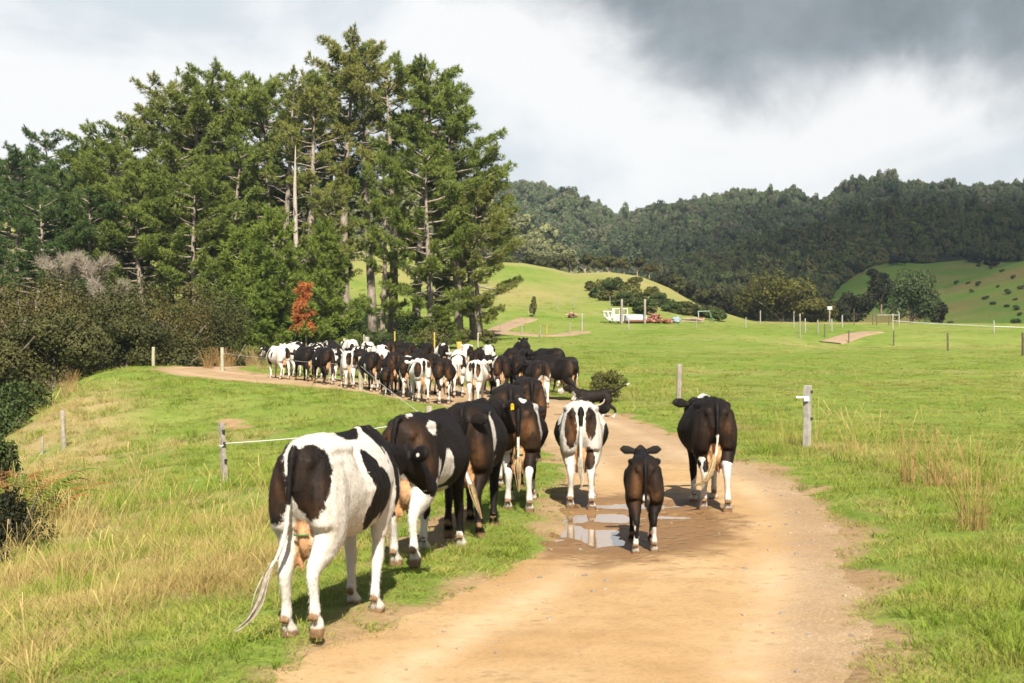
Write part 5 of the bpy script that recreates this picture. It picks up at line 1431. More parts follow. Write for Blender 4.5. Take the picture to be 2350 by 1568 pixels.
# ================================================================ cattle
def coat_mat():
    m, nt, b = new_mat('cow_coat', 0.68, 0.14)
    tco = node(nt, 'TexCoord').outputs['Object']
    coat = node(nt, 'Attribute', None, attribute_name='coat').outputs['Fac']
    zone = node(nt, 'Attribute', None, attribute_name='zone')
    sp = node(nt, 'SeparateColor', {0: zone.outputs['Color']})
    pink, hoof, brown = sp.outputs[0], sp.outputs[1], sp.outputs[2]
    dirt = zone.outputs['Alpha']
    mp = node(nt, 'Mapping', {'Vector': tco, 'Scale': (1.0, 1.0, 0.35)}).outputs[0]
    nf = noise_(nt, mp, 70.0, 3, 0.6); nm = noise_(nt, tco, 16.0, 4, 0.6); nl = noise_(nt, tco, 4.0, 4, 0.55)
    f = math_(nt, 'ADD', coat, math_(nt, 'ADD', math_(nt, 'MULTIPLY', math_(nt, 'SUBTRACT', nm, 0.5), 0.12), math_(nt, 'MULTIPLY', math_(nt, 'SUBTRACT', nf, 0.5), 0.07)))
    wf = maprange(nt, f, -0.012, 0.012, 0, 1)
    blk = mixc(nt, nl, (0.0045, 0.0036, 0.0034, 1), (0.011, 0.0078, 0.0064, 1))
    brn = mixc(nt, nl, (0.065, 0.028, 0.010, 1), (0.17, 0.080, 0.030, 1))
    blk = mixc(nt, brown, blk, brn)
    wht = mixc(nt, nl, (0.60, 0.54, 0.46, 1), (0.72, 0.68, 0.61, 1))
    wht = mixc(nt, maprange(nt, nf, 0.45, 0.8, 0, 0.25), wht, (0.50, 0.43, 0.34, 1))
    c = mixc(nt, wf, blk, wht)
    c = mixc(nt, pink, c, mixc(nt, nl, (0.46, 0.235, 0.105, 1), (0.62, 0.38, 0.20, 1)))
    df = maprange(nt, math_(nt, 'ADD', dirt, math_(nt, 'MULTIPLY', math_(nt, 'SUBTRACT', nm, 0.5), 1.1)), 0.45, 0.9, 0, 0.85)
    c = mixc(nt, df, c, (0.16, 0.085, 0.03, 1))
    c = mixc(nt, hoof, c, mixc(nt, nm, (0.09, 0.05, 0.025, 1), (0.34, 0.20, 0.10, 1)))
    nt.links.new(c, b.inputs['Base Color'])
    b.inputs['Sheen Weight'].default_value = 0.0
    b.inputs['Sheen Roughness'].default_value = 0.4
    bp = node(nt, 'Bump', {'Height': math_(nt, 'ADD', nf, math_(nt, 'MULTIPLY', nm, 1.0)), 'Strength': 0.30, 'Distance': 0.012})
    nt.links.new(bp.outputs[0], b.inputs['Normal'])
    return m
M_COAT = coat_mat()
M_BLOND = leaf_mat('blond_tail_hair', (0.40, 0.26, 0.11), (0.72, 0.55, 0.31), None, 0.2, 9.0)
M_WHAIR = leaf_mat('white_tail_hair', (0.52, 0.42, 0.28), (0.78, 0.70, 0.58), None, 0.2, 9.0)
M_BHAIR = leaf_mat('black_tail_hair', (0.015, 0.010, 0.008), (0.05, 0.03, 0.02), None, 0.05, 9.0)
M_TAGY = simple_mat('yellow_ear_tag', (0.80, 0.52, 0.02), 0.4, 0.4, 0.05)
M_TAGW = simple_mat('white_ear_tag', (0.80, 0.72, 0.60), 0.4, 0.4, 0.05)
M_HORN = simple_mat('horn', (0.55, 0.45, 0.33), 0.45, 0.4, 0.25, 8.0)
M_GREENLINE = simple_mat('green_stock_paint', (0.05, 0.22, 0.06), 0.7, 0.2, 0.2)

def catmull(P, n):
    P = np.array(P, float); m = len(P); out = []
    for i in range(m - 1):
        p0, p1, p2, p3 = P[max(i - 1, 0)], P[i], P[i + 1], P[min(i + 2, m - 1)]
        for j in range(n):
            t = j / n
            out.append(0.5 * ((2 * p1) + (-p0 + p2) * t + (2 * p0 - 5 * p1 + 4 * p2 - p3) * t * t + (-p0 + 3 * p1 - 3 * p2 + p3) * t ** 3))
    out.append(P[-1]); return np.array(out)

class Pose:
    def __init__(s, lh=(0, 0), rh=(0, 0), lf=(0, 0), rf=(0, 0), head=(0.0, 0.0, 0.55), tail=None, bend=0.0):
        s.lh, s.rh, s.lf, s.rf, s.head, s.tail, s.bend = lh, rh, lf, rf, head, tail, bend
#          y      top   bottom  hw    tf(top narrowing)
TORSO = [(-0.84, 1.325, 1.06, 0.085, 0.35), (-0.78, 1.385, 0.93, 0.15, 0.32), (-0.66, 1.415, 0.80, 0.205, 0.22), (-0.48, 1.425, 0.72, 0.250, 0.12), (-0.30, 1.425, 0.66, 0.280, 0.10),
         (-0.12, 1.405, 0.655, 0.310, 0.40), (0.10, 1.395, 0.63, 0.355, 0.36), (0.30, 1.395, 0.645, 0.345, 0.38), (0.50, 1.41, 0.68, 0.295, 0.42), (0.66, 1.42, 0.71, 0.245, 0.46), (0.80, 1.385, 0.76, 0.20, 0.45), (0.90, 1.32, 0.82, 0.13, 0.4)]
def cow_raw(ps, calf=False, fat=1.0, udder=1.0):
    mb = MB()
    S = catmull(TORSO, 4)
    n = 24; V = []
    for y, top, bot, hw, tf in S:
        mid = bot + (top - bot) * (0.46 if y > -0.35 else 0.50)
        if calf: bot = bot + 0.10; mid += 0.04; hw *= 0.82
        if y > -0.3: hw = hw * (1 + (fat - 1) * math.sin(np.clip((y + 0.3) / 1.0, 0, 1) * math.pi))
        for k in range(n):
            th = 2 * math.pi * k / n; c, s_ = math.cos(th), math.sin(th)
            ex = 0.82 - 0.36 * float(1 - sstep(-.32, -.05, y))
            x = math.copysign(abs(c) ** (ex if s_ > 0 else 0.82), c) * hw
            if s_ > 0: x *= 1 - tf * s_ ** 1.6; z = mid + (top - mid) * s_
            else: z = mid + (mid - bot) * s_ ; x *= 1 - 0.12 * abs(s_)
            V.append((x, y, z))
    F = []
    m = len(S)
    for i in range(m - 1):
        for k in range(n):
            a, b2 = i * n + k, i * n + (k + 1) % n
            F.append([a, a + n, b2 + n, b2])
    F.append(list(range(n))); F.append(list(range(m * n - 1, (m - 1) * n - 1, -1)))
    mb.add(V, F)
    # spine ridge, hooks, pins, tail head
    mb.tube(catmull([(0, -0.80, 1.37), (0, -0.66, 1.405), (0, -0.4, 1.41), (0, 0.0, 1.385), (0, 0.45, 1.40), (0, 0.7, 1.405)], 3), [(0.035, 0.035)] * 16, 8)
    for s_ in (-1, 1):
        mb.ell((s_ * 0.200, -0.30, 1.318), (0.045, 0.09, 0.045)); mb.ell((s_ * 0.10, -0.795, 1.255), (0.048, 0.045, 0.055))
        mb.tube([(s_ * 0.205, -0.30, 1.325), (s_ * 0.15, -0.55, 1.325), (s_ * 0.10, -0.79, 1.255)], [0.045, 0.055, 0.042], 8)
    # hind legs
    feet = {}
    for s_, (dy, lift), nm in ((-1, ps.lh, 'lh'), (1, ps.rh, 'rh')):
        def q(x, y, z, w): return (s_ * x, y + dy * w, z)
        L = lift
        path = [q(.125, -.50, 1.24, 0), q(.145, -.54, 1.06, 0), q(.155, -.55, .90, .08), q(.155, -.53, .77, .2), q(.145, -.58, .66, .42), q(.135, -.68, .56 + .25 * L, .65), q(.13, -.74, .49 + .35 * L, .72),
                q(.13, -.745, .42 + .45 * L, .78), q(.135, -.72, .28 + .8 * L, .92), q(.14, -.71, .17 + L, 1.0)]
        rad = [(.115, .24), (.13, .275), (.132, .25), (.122, .205), (.092, .15), (.062, .095), (.052, .072), (.043, .056), (.036, .043), (.046, .053)]
        mb.tube(catmull(path, 3), [tuple(r) for r in catmull(rad, 3)], 12, hint=(1, 0, 0))
        fx, fy, fz = path[-1]
        # pastern and cloven hoof; heel lifts as the foot leaves the ground
        if L > 0.02:
            for cl in (-1, 1):
                mb.tube([(fx, fy, fz - .02), (fx + cl * .022, fy + .035, fz - .075), (fx + cl * .027, fy + .035, fz - .12), (fx + cl * .027, fy + .02, fz - .19)], [(.034, .042), (.027, .045), (.032, .048), (.022, .03)], 10)
        else:
            for cl in (-1, 1):
                mb.tube([(fx, fy, fz - .02), (fx + cl * .02, fy + .035, fz - .085), (fx + cl * .028, fy + .055, fz - .115), (fx + cl * .030, fy + .07, 0.0)], [(.034, .042), (.028, .045), (.033, .058), (.034, .075)], 10)
        for cl in (-1, 1): mb.ell((fx + cl * .027, fy - .052, fz - .03), (.017, .020, .024), 8, 6)
        feet[nm] = (fx, fy, fz)
    # fore legs
    for s_, (dy, lift), nm in ((-1, ps.lf, 'lf'), (1, ps.rf, 'rf')):
        def q(x, y, z, w): return (s_ * x, y + dy * w, z)
        L = lift
        path = [q(.17, .60, 1.12, 0), q(.185, .60, .95, 0), q(.17, .55, .78, .12), q(.155, .56, .65, .3), q(.15, .58, .50, .55), q(.148, .59 + .1 * L, .41, .68 + .2 * L), q(.148, .58, .36 + .1 * L, .74), q(.15, .57 - .3 * L, .24 + .4 * L, .9), q(.15, .57 - .6 * L, .145 + .8 * L, 1.0)]
        rad = [(.085, .17), (.10, .19), (.085, .14), (.065, .09), (.052, .062), (.052, .058), (.045, .05), (.036, .038), (.045, .048)]
        mb.tube(catmull(path, 3), [tuple(r) for r in catmull(rad, 3)], 12, hint=(1, 0, 0))
        fx, fy, fz = path[-1]
        for cl in (-1, 1):
            mb.tube([(fx, fy, fz - .02), (fx + cl * .02, fy + .03, fz - .075), (fx + cl * .028, fy + .05, fz - .10), (fx + cl * .030, fy + .06, fz - .145)], [(.034, .040), (.028, .043), (.032, .055), (.034, .07)], 10)
            mb.ell((fx + cl * .026, fy - .046, fz - .03), (.015, .017, .02), 8, 6)
        feet[nm] = (fx, fy, fz)
    # udder
    if udder > 0:
        u = udder
        mb.ell((0, -.59, .76), (.078 * u, .125, .19)); mb.ell((0, -.46, .66), (.13 * u, .21, .125 * u + .01))
        for ux, uy in ((-.055, -.57), (.055, -.57), (-.065, -.38), (.065, -.38)):
            mb.tube([(ux, uy, .59), (ux, uy, .535 - .03 * u), (ux, uy, .495 - .03 * u)], [.025, .017, .012], 8)
    elif calf:
        mb.ell((0, -.45, .80), (.09, .18, .08))
    # neck and head
    yaw, pitch, hz = ps.head          # yaw + = to the right, pitch + = up, hz forward reach
    base = Vector((0, .72, 1.12))
    Rz = Matrix.Rotation(-yaw, 3, 'Z')
    fwd = Rz @ Vector((0, 1, 0)); sid = Rz @ Vector((1, 0, 0))
    half = Matrix.Rotation(-yaw * 0.45, 3, 'Z') @ Vector((0, 1, 0))
    zz0 = pitch
    poll = base + half * (hz * 0.62) + fwd * (hz * 0.40) + Vector((0, 0, 0.20 + zz0))
    mid = base + half * (hz * 0.52) + Vector((0, 0, 0.06 + zz0 * 0.45))
    mb.tube([base - Vector((0, .22, -0.06)), base + Vector((0, 0.02, 0.02)), mid, poll - fwd * 0.02 - Vector((0, 0, .07))], [(.16, .27), (.14, .235), (.095, .165), (.08, .12)], 14, hint=tuple(sid))
    hd = (fwd * 0.74 + Vector((0, 0, -0.67))).normalized()
    up = sid.cross(hd)
    if up.z < 0: up = -up
    hp = [poll - hd * .04, poll + hd * .03, poll + hd * .13, poll + hd * .27, poll + hd * .40, poll + hd * .475, poll + hd * .51]
    mb.tube(hp, [(.06, .06), (.095, .095), (.108, .12), (.082, .10), (.07, .078), (.078, .07), (.05, .042)], 14, hint=tuple(sid))
    ears = []
    for s_ in (-1, 1):
        e0 = poll + sid * (s_ * .085) + hd * .02 - Vector((0, 0, .01))
        ed = (sid * s_ + Vector((0, 0, .22 if calf else .16)) - fwd * .15).normalized()
        pts = [e0, e0 + ed * .05, e0 + ed * .12, e0 + ed * .185, e0 + ed * .225]
        k = 1.1 if calf else 1.05
        pts = [e0 + (p_ - e0) * k for p_ in pts]
        nrm = (fwd * 0.85 + Vector((0, 0, -.15))).normalized()
        mb.tube(pts, [(.022, .034), (.022, .055), (.020, .078), (.019, .062), (.012, .022)], 10, hint=tuple(nrm))
        ears.append((pts[2], ed, nrm))
    mb.tube([poll - hd * .03 + up * .03, poll + up * .07 + hd * .01], [.05, .035], 8)
    # tail
    tl = ps.tail or [(0, -.80, 1.375), (0, -.86, 1.31), (0, -.885, 1.15), (0, -.88, .95), (0, -.87, .78), (0, -.865, .66)]
    T = catmull(tl, 4)
    mb.tube(T, list(np.linspace(.031, .018, len(T))), 8, hint=(1, 0, 0))
    return mb, dict(feet=feet, poll=poll, hd=hd, sid=sid, up=up, fwd=fwd, ears=ears, tail=T)

def remesh(mb, voxel, smooth=3, relief=0):
    me = mb.mesh('raw'); o = bpy.data.objects.new('raw', me); COL.objects.link(o)
    md = o.modifiers.new('r', 'REMESH'); md.mode = 'VOXEL'; md.voxel_size = voxel; md.use_smooth_shade = True
    sm = o.modifiers.new('s', 'SMOOTH'); sm.factor = 0.5; sm.iterations = smooth
    dg = bpy.context.evaluated_depsgraph_get()
    r = bpy.data.meshes.new_from_object(o.evaluated_get(dg))
    bpy.data.objects.remove(o); bpy.data.meshes.remove(me)
    r.polygons.foreach_set('use_smooth', np.ones(len(r.polygons), bool))
    if relief:
        a = np.empty(len(r.vertices) * 3, np.float32); r.vertices.foreach_get('co', a); P = a.reshape(-1, 3).astype(float)
        nv = np.empty(len(r.vertices) * 3, np.float32); r.vertices.foreach_get('normal', nv); nv = nv.reshape(-1, 3)
        x, y, z = P.T
        rib = np.sin((y + 0.25 * (z - 1)) * 62) * np.exp(-((y - .12) / .26) ** 2) * np.exp(-((z - .98) / .2) ** 2) * (np.abs(x) > .2)
        hol = np.exp(-((y + .13) / .09) ** 2 - ((z - 1.20) / .09) ** 2) * (np.abs(x) > .15)
        dsp = 0.004 * rib - 0.028 * hol + 0.009 * fbm(x * 6, y * 6, z * 6, seed=int(relief), oct=3) * (z > .5) + 0.012 * fbm(x * 2.5, y * 2.5, z * 3.5, seed=int(relief) + 4, oct=2) * (z > .6)
        r.vertices.foreach_set('co', (P + nv * dsp[:, None]).astype(np.float32).ravel())
    return r
def vco(me):
    a = np.empty(len(me.vertices) * 3, np.float32); me.vertices.foreach_get('co', a); return a.reshape(-1, 3).astype(float)

def paint(me, info, base='b', patches=(), nz=0.28, seed=0, brown=0.5, dirt=0.5, socks=0.0, legs=None, udder=1.0, calf=False, tailwhite=None, freq=4.5, thr=0.0, nose=0.0):
    """signed coat field: >0 white"""
    P = vco(me); x, y, z = P.T
    n = fbm(x * freq + seed * 3.1, y * freq, z * freq * 0.8, seed=seed, oct=3)
    n2 = fbm(x * 11, y * 11, z * 9, seed=seed + 5, oct=2)
    w = np.full(len(x), -0.6 if base == 'b' else 0.6)
    if base == 'n': w = n * 1.1 + thr
    for kind, c, r in patches:
        d = np.sqrt(((x - c[0]) / r[0]) ** 2 + ((y - c[1]) / r[1]) ** 2 + ((z - c[2]) / r[2]) ** 2) + nz * n * 0.8 + 0.06 * n2
        sd = (1 - d) * min(r) * 2.5
        w = np.maximum(w, sd) if kind == 'w' else np.minimum(w, -sd)
    legz = {'lh': 0, 'rh': 0, 'lf': 0, 'rf': 0}; legz.update(legs or {})
    for nm, hgt in legz.items():
        if hgt <= 0: continue
        fx, fy, fz = info['feet'][nm]
        sgn = -1 if nm[0] == 'l' else 1
        m = (np.sign(x) == sgn) & ((y < 0.05) if nm[1] == 'h' else (y > 0.05)) & (z < hgt + 0.3)
        sd = (hgt - z + 0.42 * n + 0.06 * n2) * 2
        w = np.where(m, np.maximum(w, sd), w)
    T = info['tail']
    dt = np.min(np.linalg.norm(P[:, None, :] - T[None], axis=2), axis=1)
    ontail = (dt < 0.05) & (y < -0.835)
    if tailwhite is not None:
        w = np.where(ontail, (tailwhite - z) * 2 + 0.05 * n2, w)
    pink = np.zeros(len(x)); hoof = np.zeros(len(x))
    if udder > 0:
        du = np.minimum(np.sqrt((x / (.092 * udder)) ** 2 + ((y + .59) / .145) ** 2 + ((z - .76) / .21) ** 2), np.sqrt((x / (.15 * udder)) ** 2 + ((y + .46) / .23) ** 2 + ((z - .66) / (.145 * udder + .01)) ** 2))
        pink = (1 - sstep(0.96, 1.06, du)) * (1 - ontail)
        pink = np.maximum(pink, ((z < .60) & (z > .43) & (np.abs(x) < .10) & (y > -.66) & (y < -.3)) * 1.0)
    mz = info['poll'] + info['hd'] * .50
    dm = np.linalg.norm(P - np.array(mz), axis=1)
    pink = np.maximum(pink, nose * (1 - sstep(.06, .09, dm)))
    w = np.where((dm < .10) & (nose < .1), -.5, w)
    for nm, (fx, fy, fz) in info['feet'].items():
        d = np.hypot(x - fx, y - fy - 0.04)
        hoof = np.maximum(hoof, (d < .16) * (1 - sstep(fz - .115, fz - .09, z)))
        dc = np.sqrt((x - fx) ** 2 + ((y - fy + .055)) ** 2 + (z - fz + .03) ** 2)
        hoof = np.maximum(hoof, (1 - sstep(.035, .055, dc)) * (y < fy - .03))
    bz = np.exp(-((y + .80) / .26) ** 2) * np.exp(-((z - .98) / .33) ** 2) * (0.45 + 0.55 * np.exp(-((np.abs(x) - .12) / .09) ** 2))  # rump brown: coat tone plus sunlit sheen put into the colour
    br = np.clip(brown * bz ** 1.5 * (0.2 + 0.8 * sstep(-.2, .25, n + .25 * n2)) * 1.5 + 0.02 * brown, 0, 1)
    br = np.where(ontail, 0, br)
    blot = sstep(.12, .42, fbm(x * 5, y * 5, z * 6, seed=seed + 31, oct=3)) * (np.exp(-((y + .75) / .22) ** 2) * np.exp(-((z - .95) / .25) ** 2) + 0.8 * np.exp(-((z - .72) / .12) ** 2) * (np.abs(x) > .12))
    dirtv = np.clip(0.95 * dirt * blot + dirt * (1.1 * (1 - sstep(0.08, 0.55, z)) + 0.35 * np.exp(-((y + .8) / .15) ** 2) * (1 - sstep(.2, .8, z))), 0, 1) * 0.62
    add_attr(me, 'coat', w)
    add_attr(me, 'zone', np.stack([np.clip(pink, 0, 1), np.clip(hoof, 0, 1), br, dirtv], 1), 'FLOAT_COLOR')
    me.materials.clear(); me.materials.append(M_COAT)
    return me

def hair_lock(name, pts, n, spread, mat, parent, seed, w=0.006):
    rng = np.random.default_rng(seed); C = catmull(pts, 4); V = []
    L = len(C)
    for i in range(n):
        o = rng.normal(size=3) * spread; st = rng.integers(0, max(1, L // 3)); e = rng.integers(L * 2 // 3, L) if L > 4 else L - 1
        pr = None; s = rng.normal(size=3); s /= np.linalg.norm(s)
        for j in range(st, e + 1):
            t = (j - st) / max(1, e - st)
            bul = math.sin(min(1, t * 0.85 + 0.12) * math.pi) ** 0.7
            q = C[j] + o * bul * (1 - 0.2 * t) + rng.normal(size=3) * spread * 0.07
            ww = s * w * (1.1 - 0.8 * t)
            if pr is not None: V += [pr[0] - pr[1], pr[0] + pr[1], q + ww, q - ww]
            pr = (q, ww)
    V = np.array(V)
    return link(name, mesh_from(name, V, quads(len(V) // 4), mat), parent)

def fur(body, n, ln, seed):
    me = body.data; rng = np.random.default_rng(seed); k = len(me.polygons)
    def g(att, w, c=3):
        a = np.empty(k * c, np.float32); me.polygons.foreach_get(att, a); return a.reshape(k, c)
    ce, no, ar = g('center', 3).astype(float), g('normal', 3).astype(float), g('area', 1, 1)[:, 0].astype(float)
    i = rng.choice(k, n, p=ar / ar.sum()); p, nn = ce[i] + rng.normal(size=(n, 3)) * 0.006, no[i]
    fl = np.array([0, -0.35, -1.0]) + rng.normal(size=(n, 3)) * 0.35
    fl = unit(fl - (fl * nn).sum(1, keepdims=True) * nn)
    sd = np.cross(nn, fl); l = ln * rng.uniform(0.6, 1.3, (n, 1)); w = 0.0022
    V = np.stack([p - sd * w, p + sd * w, p + (fl + nn * 0.30) * l + sd * w * .3, p + (fl + nn * 0.30) * l - sd * w * .3], 1).reshape(-1, 3)
    fm = mesh_from('fur', V, quads(n), M_COAT)
    ls = np.empty(k, np.int32); me.polygons.foreach_get('loop_start', ls)
    vi = np.empty(len(me.loops), np.int32); me.loops.foreach_get('vertex_index', vi); v0 = vi[ls[i]]
    co = np.empty(len(me.vertices), np.float32); me.attributes['coat'].data.foreach_get('value', co)
    zo = np.empty(len(me.vertices) * 4, np.float32); me.attributes['zone'].data.foreach_get('color', zo); zo = zo.reshape(-1, 4)
    keep = (zo[v0, 0] < 0.3) & (zo[v0, 1] < 0.3)
    add_attr(fm, 'coat', np.repeat(co[v0], 4)); add_attr(fm, 'zone', np.repeat(zo[v0], 4, axis=0), 'FLOAT_COLOR')
    o = link('fur', fm, body); o['kind'] = 'stuff'
    return o
def ear_tag(parent, info, side, mat, rnd=False):
    p, ed, nrm = info['ears'][0 if side < 0 else 1]
    mb = MB(); c = Vector(p) - Vector(nrm) * 0.026 + Vector((0, 0, -0.01))
    nn = Vector(nrm); t1 = Vector(ed); t2 = nn.cross(t1)
    Rm = Matrix((t1, nn, t2)).transposed()
    if rnd: mb.tube([c - nn * .006, c + nn * .004], [.017, .017], 14)
    else: mb.box(c - Vector((0, 0, .02)), (.045, .008, .065), Rm); mb.tube([c - nn * .010 + Vector((0, 0, .012)), c + nn * .012 + Vector((0, 0, .012))], [.012, .012], 8)
    link('ear_tag', mb.mesh('ear_tag', mat), parent)

def settle(x, y, yaw, info, scale):
    """stand the cow on the ground under its lowest feet"""
    c, s = math.cos(yaw), math.sin(yaw); g = []
    for nm, (fx, fy, fz) in info['feet'].items():
        if fz > (0.19 if nm[1] == 'h' else .165): continue
        wx = x + scale * (fx * c - fy * s); wy = y + scale * (fx * s + fy * c)
        g.append(surf_h(wx, wy))
    return float(np.mean(g)) - 0.012 if g else surf_h(x, y)

def cow(label, x, y, yaw, pose, scale=1.0, voxel=0.02, name='cow', cat='cow', paintkw=None, switch=None, swmat=None, tags=(), fat=1.0, udder=1.0, calf=False, group=None, smooth=3, swn=70, horns=False, line=False):
    raw, info = cow_raw(pose, calf, fat, udder)
    me = remesh(raw, voxel, smooth, relief=1 + int(abs(x * 37 + y * 11)) % 90)
    me.name = 'body'
    kw = dict(paintkw or {}); kw.setdefault('udder', udder); kw['calf'] = calf
    paint(me, info, **kw)
    t = thing(name, label, cat, (x, y, settle(x, y, yaw, info, scale)), yaw, group)
    t.scale = (scale,) * 3
    t0 = t; t = link('body', me, t)
    if voxel < 0.0205: fur(t, 16000, 0.020, int(abs(x * 91)) + 7)
    T = info['tail']
    if switch != 'none':
        pts = switch or [tuple(T[-1]), (T[-1][0], T[-1][1], T[-1][2] - .12), (T[-1][0] + .01, T[-1][1], T[-1][2] - .26), (T[-1][0] + .01, T[-1][1] + .01, T[-1][2] - .38)]
        hair_lock('tail_switch', [tuple(T[-3])] + list(pts), swn, .016, swmat or M_WHAIR, t, int(abs(x * 100)) + 1)
    for s, m_, r_ in tags: ear_tag(t, info, s, m_, r_)
    if horns:
        for s in (-1, 1):
            sid, up, fwd, poll = info['sid'], info['up'], info['fwd'], info['poll']
            b0 = poll + sid * (s * .07) + up * .05
            pts = [b0, b0 + sid * (s * .06) + Vector((0, 0, .015)), b0 + sid * (s * .115) + Vector((0, 0, .05)), b0 + sid * (s * .135) + Vector((0, 0, .10))]
            link('horn', MB().tube(catmull([tuple(p_) for p_ in pts], 4), list(np.linspace(.026, .006, 13)), 10).mesh('horn', M_HORN, True), t)
    if line:   # smear of green paint across the rear udder
        mb = MB(); pts = [(-.06, -.690, .74), (-.03, -.708, .742), (0, -.716, .743), (.03, -.708, .744), (.06, -.690, .747)]
        mb.tube(pts, [(.006, .010)] * 5, 6, hint=(0, 0, 1)); link('paint_mark', mb.mesh('paint_mark', M_GREENLINE), t)
    return t0

# ---------------------------------------------------------------- the near cows (local frame: facing +Y, x to its right)
W, B = 'w', 'b'
G_NEAR = 'cows walking at the back of the herd'
def px_xy(X, d): return (X - CXP) / FPX * d
# 1 nearest
NEAR = dict(voxel=0.0165, group=G_NEAR)
cow('nearest cow, white with black rump patches, its head turned to the right', -1.24, 10.12, R(-14), Pose(lh=(.06, 0), rh=(-.06, .055), lf=(.10, 0), rf=(-.14, 0), head=(0.42, -.14, .46),
    tail=[(0, -.80, 1.375), (0, -.86, 1.31), (-.01, -.885, 1.15), (-.02, -.885, .95), (-.05, -.885, .76), (-.10, -.90, .62), (-.15, -.92, .54)]), .96,
    paintkw=dict(base='w', seed=3, nz=.22, brown=.25, dirt=.32, tailwhite=.98, patches=[
        (B, (-.19, -.72, 1.13), (.14, .30, .30)), (B, (.115, -.80, 1.13), (.135, .24, .29)), (B, (0, -.86, 1.2), (.05, .08, .24)), (W, (.0, -.72, 1.44), (.10, .22, .09)), (W, (.06, -.45, 1.42), (.17, .28, .12)),
        (B, (.34, .05, 1.16), (.22, .12, .18)), (B, (.37, .17, .86), (.25, .24, .30)), (B, (-.25, .15, 1.2), (.25, .35, .35)), (B, (0, .12, 1.42), (.12, .22, .12)), (B, (0, .75, 1.15), (.45, .36, .48)), (W, (.28, .52, 1.05), (.12, .05, .40)), (W, (.25, .72, .95), (.1, .05, .16)), (B, (.1, 1.3, 1.2), (.6, .45, .4))], legs=dict(lf=.52, rf=.6)),
    switch=[(-.17, -.92, .49), (-.20, -.93, .39), (-.24, -.94, .29), (-.31, -.95, .19), (-.41, -.96, .11)], swmat=M_WHAIR, tags=[(1, M_TAGW, True)], line=True, swn=90, udder=.86, fat=.96, **NEAR).scale.x *= 0.93
# 2
cow('brown-black cow with one white thigh, second from the camera, behind the nearest cow', -.80, 13.1, R(-13), Pose(lh=(.16, 0), rh=(-.12, .06), lf=(-.12, 0), rf=(.18, 0), head=(0.1, -.02, .5),
    tail=[(0, -.80, 1.40), (-.01, -.86, 1.40), (-.03, -.89, 1.28), (-.06, -.885, 1.05), (-.09, -.885, .8), (-.10, -.88, .62)]), .95,
    paintkw=dict(base='b', seed=8, nz=.3, brown=.85, dirt=.45, tailwhite=.70, patches=[(W, (.12, -.62, .56), (.13, .30, .26)), (W, (.22, -.40, .80), (.10, .10, .25)), (W, (.30, -.18, .80), (.12, .13, .26)), (W, (.215, -.52, 1.26), (.03, .10, .16)), (W, (.03, -.62, 1.44), (.03, .10, .05)),
        (W, (-.02, -.72, .78), (.06, .12, .26)), (W, (0, .05, .62), (.26, .4, .12)), (W, (.16, -.50, .74), (.10, .16, .22))], legs=dict(lh=.55, rh=.62, rf=.16, lf=.5)), swmat=M_BLOND, line=False, **NEAR)
# 3
cow('dark cow with a brown-streaked tail swung right, showing the sole of a hind hoof', -.40, 15.0, R(-7), Pose(lh=(-.16, .06), rh=(.14, 0), lf=(.12, 0), rf=(-.10, 0), head=(0.34, .02, .45),
    tail=[(0, -.80, 1.39), (0, -.86, 1.33), (0, -.89, 1.15), (.0, -.89, .98), (.02, -.89, .82), (.06, -.89, .68), (.10, -.895, .60)]), .97,
    paintkw=dict(base='b', seed=12, nz=.3, brown=.62, dirt=.4, tailwhite=1.0, patches=[(W, (.27, -.40, 1.00), (.075, .12, .38)), (W, (.33, -.22, .74), (.10, .14, .14)), (W, (-.22, -.35, 1.42), (.06, .08, .06))]),
    switch=[(.12, -.895, .55), (.15, -.90, .46), (.18, -.90, .36), (.215, -.90, .26)], swmat=M_BLOND, tags=[(1, M_TAGY, False)], line=False, **NEAR)
# 4
cow('brown-rumped cow with long white hind legs on the grass verge, centre of the group', .10, 17.3, R(-2), Pose(lh=(.12, 0), rh=(-.06, 0), lf=(-.1, 0), rf=(.12, 0), head=(0.0, -.1, .5)), .92,
    paintkw=dict(base='b', seed=15, nz=.28, brown=.95, dirt=.3, tailwhite=.98, patches=[(W, (.25, -.46, 1.18), (.09, .18, .30)), (W, (.27, -.25, .80), (.06, .12, .25)), (W, (-.27, -.40, .98), (.06, .16, .32)), (W, (0, .0, .58), (.3, .4, .1)), (W, (-.32, -.05, .70), (.12, .2, .2)), (W, (.05, -.55, 1.44), (.05, .20, .05))],
        legs=dict(lh=.78, rh=.60, lf=.30, rf=.2)), swmat=M_BLOND, fat=1.02, line=True, **NEAR)
# 5
cow('white cow with brown rump patches and curved horns, left of the calf', .87, 17.9, R(-3), Pose(lh=(.10, 0), rh=(-.08, 0), lf=(-.12, 0), rf=(.1, 0), head=(0.45, -.06, .45)), .92,
    paintkw=dict(base='w', seed=21, nz=.30, brown=.75, dirt=.25, tailwhite=1.12, patches=[(B, (-.13, -.78, 1.10), (.085, .25, .26)), (B, (.13, -.78, 1.16), (.075, .25, .22)), (B, (.12, -.70, .68), (.07, .25, .17)), (B, (-.36, .1, .90), (.14, .35, .28)), (B, (.37, .10, .92), (.09, .35, .22)), (B, (.03, .4, 1.42), (.10, .22, .10)), (B, (.25, 1.25, 1.2), (.5, .4, .4)), (W, (0, .75, 1.45), (.2, .2, .1))]),
    swmat=M_WHAIR, horns=True, fat=1.06, **NEAR)
